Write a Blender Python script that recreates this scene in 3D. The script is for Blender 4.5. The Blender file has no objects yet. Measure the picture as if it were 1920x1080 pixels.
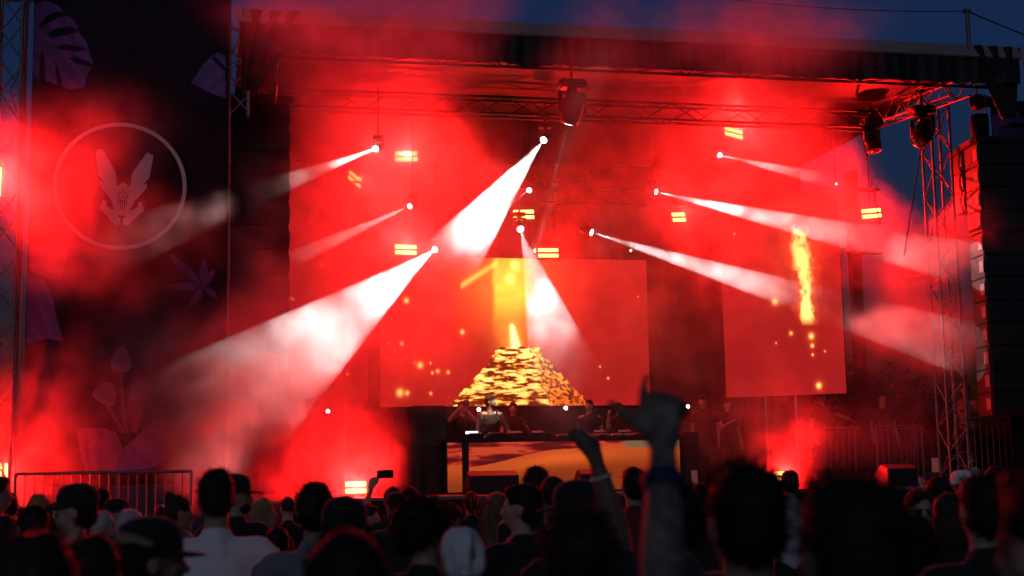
import bpy, bmesh, math, random
import numpy as np
from mathutils import Vector, Matrix, Quaternion
random.seed(7); rng = np.random.default_rng(7)
sc = bpy.context.scene; col = sc.collection
R = math.radians
# ---------------------------------------------------------------- camera
YAW, PITCH, ROLL, FPX, HCAM = R(12), R(7.5), R(-1.0), 2667.0, 1.8
fw = Vector((math.sin(YAW)*math.cos(PITCH), math.cos(YAW)*math.cos(PITCH), math.sin(PITCH)))
rt = Vector((math.cos(YAW), -math.sin(YAW), 0)); up = rt.cross(fw)
rt, up = math.cos(ROLL)*rt+math.sin(ROLL)*up, math.cos(ROLL)*up-math.sin(ROLL)*rt
CAMP = Vector((0, 0, HCAM))
def at(px, py, Y):
    """point of the place seen at photo pixel (px,py) on the plane Y metres in front"""
    d = fw*FPX+rt*(px-960)-up*(py-540)
    return CAMP+d*(Y/d.y)
def atd(px, py, dep):
    return CAMP+(fw*FPX+rt*(px-960)-up*(py-540))*(dep/FPX)
cd = bpy.data.cameras.new('camera'); cam = bpy.data.objects.new('camera', cd); col.objects.link(cam)
cd.sensor_width = 36; cd.lens = FPX*36/1920; cd.clip_end = 3000
mw = Matrix((rt, up, -fw)).transposed().to_4x4(); mw.translation = CAMP; cam.matrix_world = mw
cd.dof.use_dof = True; cd.dof.focus_distance = 24; cd.dof.aperture_fstop = 2.8
sc.camera = cam
# ---------------------------------------------------------------- dusk sky, weak afterglow sun, exposure
SUN_EL, SUN_ROT = R(-0.35), R(215)
w = bpy.data.worlds.new('World'); sc.world = w; w.use_nodes = True
nt = w.node_tree; bg = nt.nodes['Background']
sky = nt.nodes.new('ShaderNodeTexSky'); sky.sky_type = 'NISHITA'; sky.sun_disc = False
sky.sun_elevation = SUN_EL; sky.sun_rotation = SUN_ROT; sky.air_density = 1.15; sky.ozone_density = 4.6
nt.links.new(sky.outputs[0], bg.inputs[0]); bg.inputs[1].default_value = 0.15
sl = bpy.data.lights.new('sun', 'SUN'); sl.energy = 0.17; sl.angle = R(60); sl.color = (.82, .9, 1.0)
so = bpy.data.objects.new('sun', sl); col.objects.link(so)
so.rotation_euler = Vector((.35, .85, -.42)).to_track_quat('-Z', 'Y').to_euler()
vs = sc.view_settings; vs.view_transform = 'Standard'; vs.look = 'None'; vs.exposure = 0; vs.gamma = 1; vs.use_curve_mapping = False
cy = sc.cycles; cy.use_denoising = True; cy.volume_bounces = 0; cy.max_bounces = 4; cy.diffuse_bounces = 2; cy.glossy_bounces = 2
cy.volume_step_rate = 4.0; cy.volume_max_steps = 256; cy.sample_clamp_indirect = 3; cy.caustics_reflective = False; cy.caustics_refractive = False
# ---------------------------------------------------------------- materials
def mat(name, c, rough=.7, var=.25, scale=6., metal=0., em=None, es=0., spec=.3, bump=0., sheen=0.):
    m = bpy.data.materials.new(name); m.use_nodes = True; t = m.node_tree; b = t.nodes['Principled BSDF']
    b.inputs['Roughness'].default_value = rough; b.inputs['Metallic'].default_value = metal
    b.inputs['Specular IOR Level'].default_value = spec
    if sheen: b.inputs['Sheen Weight'].default_value = sheen
    if em is not None:
        b.inputs['Emission Color'].default_value = (*em, 1); b.inputs['Emission Strength'].default_value = es
    tc = t.nodes.new('ShaderNodeTexCoord'); nz = t.nodes.new('ShaderNodeTexNoise')
    nz.inputs['Scale'].default_value = scale; nz.inputs['Detail'].default_value = 4
    t.links.new(tc.outputs['Object'], nz.inputs['Vector'])
    rp = t.nodes.new('ShaderNodeMix'); rp.data_type = 'RGBA'
    rp.inputs['A'].default_value = (*[v*(1-var) for v in c], 1); rp.inputs['B'].default_value = (*[min(1, v*(1+var)) for v in c], 1)
    t.links.new(nz.outputs[0], rp.inputs['Factor']); t.links.new(rp.outputs['Result'], b.inputs['Base Color'])
    if bump:
        bp = t.nodes.new('ShaderNodeBump'); bp.inputs['Strength'].default_value = bump; bp.inputs['Distance'].default_value = .01
        t.links.new(nz.outputs[0], bp.inputs['Height']); t.links.new(bp.outputs[0], b.inputs['Normal'])
    return m
def mat_attr(name, emis=0., rough=.8, backlit=0.):
    m = bpy.data.materials.new(name); m.use_nodes = True; t = m.node_tree; b = t.nodes['Principled BSDF']
    a = t.nodes.new('ShaderNodeAttribute'); a.attribute_name = 'col'
    b.inputs['Roughness'].default_value = rough; b.inputs['Specular IOR Level'].default_value = .15
    if emis:
        b.inputs['Base Color'].default_value = (.01, .01, .01, 1)
        t.links.new(a.outputs['Color'], b.inputs['Emission Color']); b.inputs['Emission Strength'].default_value = emis
    else:
        t.links.new(a.outputs['Color'], b.inputs['Base Color'])
    return m
M = {}
M['ground'] = mat('trodden_ground', (.05, .045, .04), .95, .4, .8, bump=.5)
M['deck'] = mat('stage_plywood', (.03, .028, .026), .6, .3, 3)
M['skirt'] = mat('black_skirt_cloth', (.012, .012, .014), .9, .4, 4, bump=.3)
M['drape'] = mat('black_drape', (.014, .012, .013), .9, .4, 3)
M['tarp'] = mat('roof_tarpaulin', (.012, .012, .014), .6, .35, 2, bump=.4)
M['tarp_edge'] = mat('grey_keder_edge', (.22, .22, .24), .5, .2, 3)
M['alu'] = mat('aluminium', (.42, .42, .44), .35, .15, 8, metal=.85)
M['steel'] = mat('galvanised_steel', (.18, .18, .19), .6, .2, 10, metal=.7)
M['black'] = mat('black_painted_metal', (.018, .018, .019), .45, .3, 9)
M['blackplastic'] = mat('black_plastic', (.014, .014, .015), .35, .3, 12)
M['cab'] = mat('speaker_cabinet_paint', (.016, .016, .017), .55, .35, 14, bump=.2)
M['grille'] = mat('speaker_grille', (.022, .022, .024), .5, .5, 60, metal=.4)
M['case'] = mat('flight_case_laminate', (.025, .022, .022), .5, .3, 5)
M['rope'] = mat('dark_rope', (.04, .04, .04), .9)
M['white_lens'] = mat('lit_lens', (.8, .8, .8), .2, .05, em=(1, .97, .95), es=25)
M['white_dim'] = mat('lit_small_lens', (.8, .8, .8), .2, .05, em=(1, .95, .95), es=9)
M['dark_lens'] = mat('unlit_lens', (.03, .03, .035), .1, .05, spec=.6)
M['strip'] = mat('red_led_strip', (.5, .1, .05), .3, .02, em=(1, .27, .05), es=16.)
M['print'] = mat_attr('printed_banner_cloth', rough=.75)
M['emblem'] = mat('pale_emblem_print', (.68, .62, .66), .8, .1, 3)
M['emblem_dark'] = mat('dark_emblem_print', (.02, .012, .02), .8, .1, 3)
M['screen'] = mat_attr('led_screen_surface', emis=1.0)
M['skinA'] = mat('skin_fair', (.42, .27, .2), .55, .12, 14)
M['skinB'] = mat('skin_tan', (.33, .2, .14), .55, .12, 14)
M['skinC'] = mat('skin_deep_tan', (.15, .095, .07), .55, .15, 14)
M['eye'] = mat('eye_white', (.6, .58, .55), .2, .05)
HAIRC = {'black': (.008, .007, .006), 'brown': (.03, .018, .012), 'blonde': (.26, .17, .085), 'grey': (.42, .41, .4), 'fair': (.14, .09, .05)}
for k, c in HAIRC.items(): M['hair_'+k] = mat('hair_'+k, c, .6, .4, 40, spec=.22)
TOPC = {'black': (.012, .012, .013), 'white': (.72, .72, .72), 'grey': (.17, .17, .19), 'navy': (.014, .017, .03), 'red': (.12, .018, .02), 'pale': (.5, .52, .58), 'char': (.03, .03, .032), 'olive': (.04, .042, .028), 'darkred': (.04, .012, .012)}
for k, c in TOPC.items(): M['top_'+k] = mat('cotton_'+k, c, .9, .18, 7, sheen=.15, bump=.15)
M['denim'] = mat('dark_denim', (.02, .024, .036), .9, .3, 9)
M['shoe'] = mat('shoe_rubber', (.03, .03, .03), .6)
M['wrist'] = mat('blue_wristband', (.012, .015, .06), .6)
M['wristw'] = mat('pale_wristband', (.5, .5, .5), .6)
M['glass'] = mat('sunglass_lens', (.008, .008, .008), .12, spec=.6)
M['cloth_white'] = mat('white_bandana_cotton', (.6, .62, .64), .9, .12, 9, bump=.2)
M['phone'] = mat('phone_shell', (.012, .012, .013), .6, spec=.1)
M['phone_screen'] = mat('phone_screen', (.01, .01, .01), .7, .1, spec=.05, em=(.9, .25, .2), es=.12)
M['leaf'] = mat('tree_leaf', (.03, .045, .02), .8, .4, 2)
M['bark'] = mat('tree_bark', (.05, .04, .03), .9, .4, 6)
# tattooed skin: the ink is a property of the skin
tat = bpy.data.materials.new('tattooed_skin'); tat.use_nodes = True
t = tat.node_tree; b = t.nodes['Principled BSDF']; b.inputs['Roughness'].default_value = .55
tc = t.nodes.new('ShaderNodeTexCoord'); nz = t.nodes.new('ShaderNodeTexNoise'); nz.inputs['Scale'].default_value = 17; nz.inputs['Detail'].default_value = 3; nz.inputs['Distortion'].default_value = 1.4
cr = t.nodes.new('ShaderNodeValToRGB'); cr.color_ramp.elements[0].position = .47; cr.color_ramp.elements[1].position = .54
cr.color_ramp.elements[0].color = (.09, .075, .07, 1); cr.color_ramp.elements[1].color = (.2, .135, .1, 1)
t.links.new(tc.outputs['Object'], nz.inputs['Vector']); t.links.new(nz.outputs[0], cr.inputs[0]); t.links.new(cr.outputs[0], b.inputs['Base Color'])
M['tattoo'] = tat
# ---------------------------------------------------------------- helpers
def link(o): col.objects.link(o); return o
def tag(o, label=None, cat=None, group=None, kind=None):
    if label: o['label'] = label
    if cat: o['category'] = cat
    if group: o['group'] = group
    if kind: o['kind'] = kind
    return o
def empty(name, loc, rz=0., label=None, cat=None, group=None):
    o = bpy.data.objects.new(name, None); o.location = loc; o.rotation_euler.z = rz; o.empty_display_size = .2
    link(o); return tag(o, label, cat, group)
class MB:
    def __init__(s): s.v = []; s.f = []
    def add(s, vs, fs):
        n = len(s.v); s.v += [tuple(p) for p in vs]; s.f += [tuple(i+n for i in f) for f in fs]; return s
    def box(s, c, size, rot=None):
        c = Vector(c); q = rot or Matrix.Identity(3)
        vs = [c+q@Vector((x*size[0]/2, y*size[1]/2, z*size[2]/2)) for x in (-1, 1) for y in (-1, 1) for z in (-1, 1)]
        return s.add(vs, [(0, 1, 3, 2), (4, 6, 7, 5), (0, 4, 5, 1), (2, 3, 7, 6), (0, 2, 6, 4), (1, 5, 7, 3)])
    def cyl(s, p0, p1, r0, r1=None, n=12, cap=True):
        p0, p1 = Vector(p0), Vector(p1); r1 = r0 if r1 is None else r1
        d = (p1-p0).normalized(); q = d.to_track_quat('Z', 'Y'); vs = []
        for p, r in ((p0, r0), (p1, r1)):
            for k in range(n):
                a = 2*math.pi*k/n; vs.append(p+q@Vector((math.cos(a)*r, math.sin(a)*r, 0)))
        fs = [(k, (k+1) % n, n+(k+1) % n, n+k) for k in range(n)]
        if cap: fs += [tuple(range(n-1, -1, -1)), tuple(range(n, 2*n))]
        return s.add(vs, fs)
    def lathe(s, p0, axis, prof, n=14):
        q = Vector(axis).to_track_quat('Z', 'Y'); p0 = Vector(p0); vs = []
        for r, h in prof:
            for k in range(n):
                a = 2*math.pi*k/n; vs.append(p0+q@Vector((math.cos(a)*r, math.sin(a)*r, h)))
        m = len(prof); fs = [(i*n+k, i*n+(k+1) % n, (i+1)*n+(k+1) % n, (i+1)*n+k) for i in range(m-1) for k in range(n)]
        fs += [tuple(range(n-1, -1, -1)), tuple(range((m-1)*n, m*n))]
        return s.add(vs, fs)
    def ell(s, c, r, rot=None, n=12, m=8):
        c = Vector(c); q = rot or Matrix.Identity(3); vs = [c+q@Vector((0, 0, -r[2]))]
        for i in range(1, m):
            th = math.pi*i/m
            for k in range(n):
                a = 2*math.pi*k/n; vs.append(c+q@Vector((r[0]*math.sin(th)*math.cos(a), r[1]*math.sin(th)*math.sin(a), -r[2]*math.cos(th))))
        vs.append(c+q@Vector((0, 0, r[2]))); fs = []
        for k in range(n): fs.append((0, 1+(k+1) % n, 1+k))
        for i in range(m-2):
            for k in range(n): fs.append((1+i*n+k, 1+i*n+(k+1) % n, 1+(i+1)*n+(k+1) % n, 1+(i+1)*n+k))
        l = len(vs)-1; o = 1+(m-2)*n
        for k in range(n): fs.append((l, o+k, o+(k+1) % n))
        return s.add(vs, fs)
    def cap(s, p0, p1, r0, r1=None, n=10):
        p0, p1 = Vector(p0), Vector(p1); r1 = r0 if r1 is None else r1; L = (p1-p0).length
        pr = [(r0*math.sin(a)+1e-4, -r0*math.cos(a)) for a in (0, .5, 1.05)]+[(r0, 0), (r1, L)]+[(r1*math.cos(a)+1e-4, L+r1*math.sin(a)) for a in (.5, 1.05, 1.57)]
        return s.lathe(p0, p1-p0, pr, n)
    def prism(s, poly, y0, y1, org=(0, 0, 0), ux=(1, 0, 0), uz=(0, 0, 1), uy=(0, 1, 0)):
        o, ux, uz, uy = map(Vector, (org, ux, uz, uy)); n = len(poly)
        vs = [o+ux*a+uz*b+uy*y for y in (y0, y1) for a, b in poly]
        return s.add(vs, [tuple(range(n)), tuple(range(2*n-1, n-1, -1))]+[(k, n+k, n+(k+1) % n, (k+1) % n) for k in range(n)])
    def mesh(s, name, m, smooth=False, bevel=0.):
        me = bpy.data.meshes.new(name); me.from_pydata(s.v, [], s.f)
        bm = bmesh.new(); bm.from_mesh(me); bmesh.ops.recalc_face_normals(bm, faces=bm.faces[:])
        if bevel: bmesh.ops.bevel(bm, geom=bm.edges[:], offset=bevel, segments=2, affect='EDGES', clamp_overlap=True)
        bm.to_mesh(me); bm.free()
        me.materials.append(m)
        if smooth: me.polygons.foreach_set('use_smooth', [True]*len(me.polygons))
        return me
    def build(s, name, m, parent=None, smooth=False, bevel=0., loc=None):
        o = bpy.data.objects.new(name, s.mesh(name, m, smooth, bevel)); link(o)
        if parent: o.parent = parent
        if loc is not None: o.location = loc
        return o
def inst(name, me, parent, mtx):
    o = bpy.data.objects.new(name, me); link(o); o.parent = parent; o.matrix_local = mtx; return o
UT = {}
def tube(name, p0, p1, r, m, parent, base=Vector()):
    if m.name not in UT: UT[m.name] = MB().cyl((0, 0, 0), (0, 0, 1), 1, n=8).mesh('tube_'+m.name, m, True)
    p0, p1 = Vector(p0)-base, Vector(p1)-base; d = p1-p0
    return inst(name, UT[m.name], parent, Matrix.LocRotScale(p0, d.to_track_quat('Z', 'Y'), Vector((r, r, d.length))))
def truss(name, p0, p1, s, bay, label, cat='truss', group=None, m=None, nch=4, r=.025):
    p0, p1 = Vector(p0), Vector(p1); m = m or M['alu']; e = empty(name, p0, 0, label, cat, group)
    d = (p1-p0).normalized(); side = d.cross(Vector((0, 0, 1)))
    side = Vector((1, 0, 0)) if side.length < .1 else side.normalized()
    oth = side.cross(d).normalized(); h = s/2
    cs = [side*a*h+oth*b*h for a, b in ((-1, -1), (1, -1), (1, 1), (-1, 1))] if nch == 4 else [side*-h-oth*h*.6, side*h-oth*h*.6, oth*h*.9]
    for c in cs: tube('chord', p0+c, p1+c, r, m, e, p0)
    L = (p1-p0).length; n = max(2, round(L/bay)); K = len(cs)
    for f in range(K):
        a, b = cs[f], cs[(f+1) % K]
        for i in range(n):
            u, v = (a, b) if (i+f) % 2 == 0 else (b, a)
            tube('brace', p0+d*(L*i/n)+u, p0+d*(L*(i+1)/n)+v, r*.5, m, e, p0)
    return e
def sines(P, n=8, f0=3., f1=14., seed=0):
    g = np.random.default_rng(seed); out = np.zeros(len(P))
    for k in range(n):
        f = f0*(f1/f0)**(k/max(1, n-1)); d = g.normal(size=3); d *= f/np.linalg.norm(d)
        out += np.sin(P@d+g.uniform(0, 6.28))*(f0/f)**.6
    return out/ math.sqrt(n)
def fbm2(x, y, seed, f0=1., octs=5, gain=.55, sx=1., sy=1.):
    g = np.random.default_rng(seed); out = np.zeros_like(x); amp = 1.; tot = 0
    for o in range(octs):
        tab = g.random((64, 64)); X = x*f0*sx; Y = y*f0*sy
        xi = np.floor(X).astype(int); yi = np.floor(Y).astype(int); fx = X-xi; fy = Y-yi
        fx = fx*fx*(3-2*fx); fy = fy*fy*(3-2*fy); T = lambda a, b: tab[a % 64, b % 64]
        v = T(xi, yi)*(1-fx)*(1-fy)+T(xi+1, yi)*fx*(1-fy)+T(xi, yi+1)*(1-fx)*fy+T(xi+1, yi+1)*fx*fy
        out += amp*v; tot += amp; amp *= gain; f0 *= 2.03
    return out/tot
def inpoly(x, y, poly):
    r = np.zeros(x.shape, bool); n = len(poly); j = n-1
    for i in range(n):
        xi, yi = poly[i]; xj, yj = poly[j]
        r ^= ((yi > y) != (yj > y)) & (x < (xj-xi)*(y-yi)/((yj-yi) or 1e-9)+xi); j = i
    return r
def grid_mesh(name, P, C, m):
    """P (h,w,3) points, C (h,w,3) colours -> mesh with colour attribute"""
    h, w_ = P.shape[:2]; me = bpy.data.meshes.new(name)
    idx = np.arange(h*w_).reshape(h, w_)
    q = np.stack([idx[:-1, :-1], idx[:-1, 1:], idx[1:, 1:], idx[1:, :-1]], -1).reshape(-1, 4)
    me.vertices.add(h*w_); me.vertices.foreach_set('co', P.reshape(-1).astype(np.float32))
    me.loops.add(q.size); me.loops.foreach_set('vertex_index', q.reshape(-1).astype(np.int32))
    me.polygons.add(len(q)); me.polygons.foreach_set('loop_start', np.arange(0, q.size, 4, dtype=np.int32))
    me.update(calc_edges=True)
    a = me.color_attributes.new('col', 'FLOAT_COLOR', 'POINT')
    cc = np.concatenate([C.reshape(-1, 3), np.ones((h*w_, 1))], 1).astype(np.float32); a.data.foreach_set('color', cc.reshape(-1))
    me.polygons.foreach_set('use_smooth', np.ones(len(q), bool)); me.materials.append(m); return me
DECK = 1.5
# ================================================================ SETTING
o = MB().add([(-400, -60, 0), (400, -60, 0), (400, 900, 0), (-400, 900, 0)], [(0, 1, 2, 3)]).build('ground', M['ground']); tag(o, kind='structure')
# stage platform
st = empty('stage_platform', (1.2, 21.5, 0), 0, 'black raised concert stage deck with a cloth skirt along its front', 'stage')
MB().box((6.3, 4.2, DECK-.05), (12.8, 8.4, .1)).build('deck', M['deck'], st, bevel=.01)
sk = MB(); xs = np.linspace(-.1, 12.7, 120)
pts = [(x, -.03+.03*math.sin(x*9)+.015*math.sin(x*23+1), z) for z in (0, DECK-.1) for x in xs]
sk.add(pts, [(k, k+1, 121+k, 120+k) for k in range(119)]).build('skirt', M['skirt'], st, True)
MB().box((6.3, -.06, DECK-.02), (12.8, .05, .05)).build('edge_trim', M['steel'], st)
for k in range(7):
    for yy in (.3, 8.): tube('leg', (.3+k*2, yy, 0), (.3+k*2, yy, DECK-.1), .035, M['steel'], st)
# wing platforms
for nm, x0, x1, z, y0, lab in (('wing_platform', -3.2, .9, .85, 19.6, 'low black wing platform under the printed leaf banner'), ('wing_platform', 12.7, 17, DECK+.08, 23.2, 'raised side platform beside the stage carrying steel barriers')):
    e = empty(nm, (x0, y0, 0), 0, lab, 'platform')
    MB().box(((x1-x0)/2, 1.2, z-.06), (x1-x0, 2.4, .12)).build('deck', M['deck'], e, bevel=.01)
    MB().box(((x1-x0)/2, 0, (z-.12)/2), (x1-x0-.04, .03, z-.125)).build('skirt', M['skirt'], e)
    for xx in (.2, x1-x0-.2): tube('leg', (xx, 2.2, 0), (xx, 2.2, z-.12), .04, M['steel'], e)
# roof
RL, RR, RZ = .36, 12.95, 8.55
rf = empty('stage_roof', (RL, 20.5, 0), 0, 'dark fabric stage roof with grey edge strip and hanging valance', 'roof')
W_ = RR-RL
ys = np.linspace(0, 9.2, 24); xs = np.linspace(0, W_, 60)
X, Y = np.meshgrid(xs, ys); Z = RZ+.02+.05*np.sin(X*1.6)*np.sin(Y*.8)+.10*np.sin(Y/9.2*math.pi)
P = np.stack([X, Y, Z], -1); Q = P.copy(); Q[..., 2] -= .03
mbv = MB(); n = P.shape[0]*P.shape[1]; wv = P.shape[1]
fs = [(j*wv+i, j*wv+i+1, (j+1)*wv+i+1, (j+1)*wv+i) for j in range(P.shape[0]-1) for i in range(wv-1)]
mbv.add(P.reshape(-1, 3), fs); mbv.add(Q.reshape(-1, 3), [f[::-1] for f in fs]); mbv.build('tarpaulin', M['tarp'], rf, True)
MB().box((W_/2, -.04, RZ-.02), (W_+.1, .07, .2)).build('edge_strip', M['tarp_edge'], rf, bevel=.015)
xs = np.linspace(0, W_, 240); vm = MB(); zz = np.linspace(0, 1, 9); vv = []
for k, t_ in enumerate(zz):
    for x in xs:
        sw = abs(math.sin(x*.64+.4)); drop = .42+.05*(1-sw)**2
        vv.append((x, -.03+.05*t_*math.sin(x*8+2*math.sin(x))+.02*math.sin(x*27), RZ-.12-drop*t_))
vm.add(vv, [(j*240+i, j*240+i+1, (j+1)*240+i+1, (j+1)*240+i) for j in range(8) for i in range(239)]).build('valance', M['tarp'], rf, True)
# gathered corner curtains of the roof
for x0, s_ in ((.03, 1), (W_-.03, -1)):
    cm = MB(); vv = []
    for j in range(12):
        for i in range(16):
            u = i/15; v = j/11; wd = .95*(1-.75*v)
            vv.append((x0+s_*u*wd, -.1+.06*math.sin(u*22)*(1-.3*v)+.25*v, RZ+.06-1.15*v))
    cm.add(vv, [(j*16+i, j*16+i+1, (j+1)*16+i+1, (j+1)*16+i) for j in range(11) for i in range(15)]).build('corner_curtain', M['tarp'], rf, True)
# back drape
bd = MB(); xs = np.linspace(.2, 12.9, 300); zs = np.linspace(DECK, 8.5, 6); vv = []
for z in zs:
    for x in xs: vv.append((x, 29.4+.05*math.sin(x*11)+.03*math.sin(x*29+z), z))
o = bd.add(vv, [(j*300+i, j*300+i+1, (j+1)*300+i+1, (j+1)*300+i) for j in range(5) for i in range(299)]).build('back_drape', M['drape'], None, True)
tag(o, 'black pleated drape hanging behind the stage screens', 'curtain')
# trusses
truss('roof_truss', (RL+.1, 20.95, 8.27), (RR-.1, 20.95, 8.27), .3, .5, 'box truss running under the roof just behind the valance', m=M['black'])
truss('roof_truss', at(1800, 160, 21.2), at(1530, 262, 28.6), .34, .5, 'dark box truss running back from the roof corner above the side tower', m=M['steel'])
truss('roof_truss', (.75, 21.2, 7.9), (.85, 28.6, 8.0), .34, .5, 'box truss running back along the closed side of the roof', m=M['black'])
for Yv, zv, lb in ((24.2, 8.3, 'cross truss carrying the brightest spotlight'), (26.6, 7.2, 'rear cross truss carrying the beam lamps and strobes'), (28.6, 8.1, 'rearmost cross truss above the black drape')):
    truss('cross_truss', (1., Yv, zv), (12.2, Yv, zv), .3, .5, lb, group='cross trusses under the stage roof', m=M['black'])
truss('tower_truss', (at(1757, 300, 23).x, 23, 0), (at(1757, 300, 23).x, 23, 8.3), .36, .42, 'lattice tower truss standing in the open gap beside the hanging speakers', m=M['steel'])
truss('tower_truss', (at(12, 400, 20.6).x, 20.6, 0), (at(12, 400, 20.6).x, 20.6, 9.6), .32, .45, 'lattice tower truss at the outer edge of the leaf banner', m=M['steel'])
truss('tower_truss', (at(446, 250, 21.6).x, 21.6, 7.35), (at(446, 250, 21.6).x, 21.6, 8.35), .3, .3, 'short hanging truss piece above the speaker column beside the banner')
tx = at(1603, 500, 25).x
tw = empty('lamp_tower', (tx, 25, DECK), 0, 'black side mast with short arms carrying small lamps beside the upright screen', 'mast')
MB().box((0, 0, 3.0), (.2, .2, 6.0)).build('post', M['black'], tw, bevel=.01)
MB().box((0, 0, .02), (.8, .8, .04)).build('base_plate', M['black'], tw)
for z_ in (6.0-.35, 6.0-1.0, 6.-1.6):
    MB().box((.2, 0, z_), (.75, .08, .06)).build('arm', M['black'], tw)
for z_ in (5.05, 5.5): tube('strut', (.5, 0, z_-.02), (.5, 0, z_+.16), .015, M['black'], tw)
# scaffold around the banner
e = empty('scaffold_frame', (at(427, 400, 21.05).x, 21.1, 0), 0, 'grey scaffold tube frame holding the printed leaf banner', 'scaffold')
bx = e.location.x; b0 = Vector((bx, 21.1, 0))
tube('upright', (bx, 21.1, 0), (bx, 21.1, 9.6), .03, M['steel'], e, b0)
tube('upright', (at(36, 400, 21).x+.02, 21.1, 0), (at(36, 400, 21).x+.02, 21.1, 9.6), .03, M['steel'], e, b0)
tube('ledger', (at(0, 20, 21).x-.2, 21.14, 8.82), (bx, 21.14, 8.86), .028, M['steel'], e, b0)
tube('ledger', (bx, 21.12, 8.55), (bx+.3, 21.12, 8.5), .028, M['steel'], e, b0)
tube('ledger', (bx, 21.12, 8.0), (bx+.3, 21.12, 8.0), .028, M['steel'], e, b0)
tube('brace', (bx, 21.13, 8.1), (bx+.3, 21.13, 8.6), .025, M['steel'], e, b0)
# mast with wire above the roof
pm = at(1818, 100, 20.6); e = empty('wire_mast', pm, 0, 'thin steel mast standing on the roof edge holding a wire', 'mast')
tube('pole', (0, 0, -.5), (0, 0, .72), .035, M['steel'], e); MB().box((0, 0, .72), (.12, .08, .05)).build('clamp', M['steel'], e)
def wire(name, a, b, sag, r, label, cat='wire', n=14, m=None):
    a, b = Vector(a), Vector(b); mb = MB(); pts = [a.lerp(b, k/n)-Vector((0, 0, sag*4*(k/n)*(1-k/n))) for k in range(n+1)]
    for p, q in zip(pts, pts[1:]): mb.cyl(p-a, q-a, r, n=6)
    o = mb.build(name, m or M['rope'], None, True, loc=a); return tag(o, label, cat)
top = pm+Vector((0, 0, .72))
wire('roof_wire', top, at(1330, -6, 20.6), .08, .008, 'long thin wire running from the roof mast above the roof edge')
e2 = at(2000, 92, 20.6); wire('roof_wire', top, e2, .03, .012, 'short chain wire sloping down from the roof mast')
wire('guy_rope', at(1616, 255, 24), at(1650, 420, 24), 0, .012, 'straight dark guy rope hanging beside the round hanging lamp')
wire('guy_rope', at(1727, 275, 22.6), at(1695, 480, 22.6), 0, .012, 'slanting dark guy rope below the tilted hanging lamp')
wire('guy_rope', at(41, 125, 20.9), at(22, 165, 20.6), 0, .010, 'short dark tie rope between banner edge and lattice tower')
wire('guy_rope', at(41, 250, 20.9), at(18, 160, 20.6), 0, .010, 'long dark tie rope between banner edge and lattice tower')
# ================================================================ BANNERS (printed cloth)
def banner(name, x0, x1, z0, z1, Y, painter, label, nx=260, nz=560, seed=1):
    px0, px1 = 40., 425.; u = np.linspace(0, 1, nx); v = np.linspace(0, 1, nz); U, V = np.meshgrid(u, v)
    X = x0+(x1-x0)*U; Z = z1+(z0-z1)*V
    wr = .03*(fbm2(U*3, V*6, seed, 1, 4)-.5)*2+.012*np.sin(U*9+V*3)
    P = np.stack([X-x0, wr, Z-z0], -1); C = painter(U, V)
    me = grid_mesh(name+'_cloth', P, C, M['print'])
    r = empty(name, (x0, Y, z0), 0, label, 'banner'); c = bpy.data.objects.new('cloth', me); link(c); c.parent = r
    for k in range(12):
        p = (0.02+(x1-x0-.04)*k/11, -.02, z1-z0-.03); MB().lathe(p, (0, -1, 0), [(.014, 0), (.02, .004), (.014, .01)], 8).build('eyelet', M['steel'], r)
    return r
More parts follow.
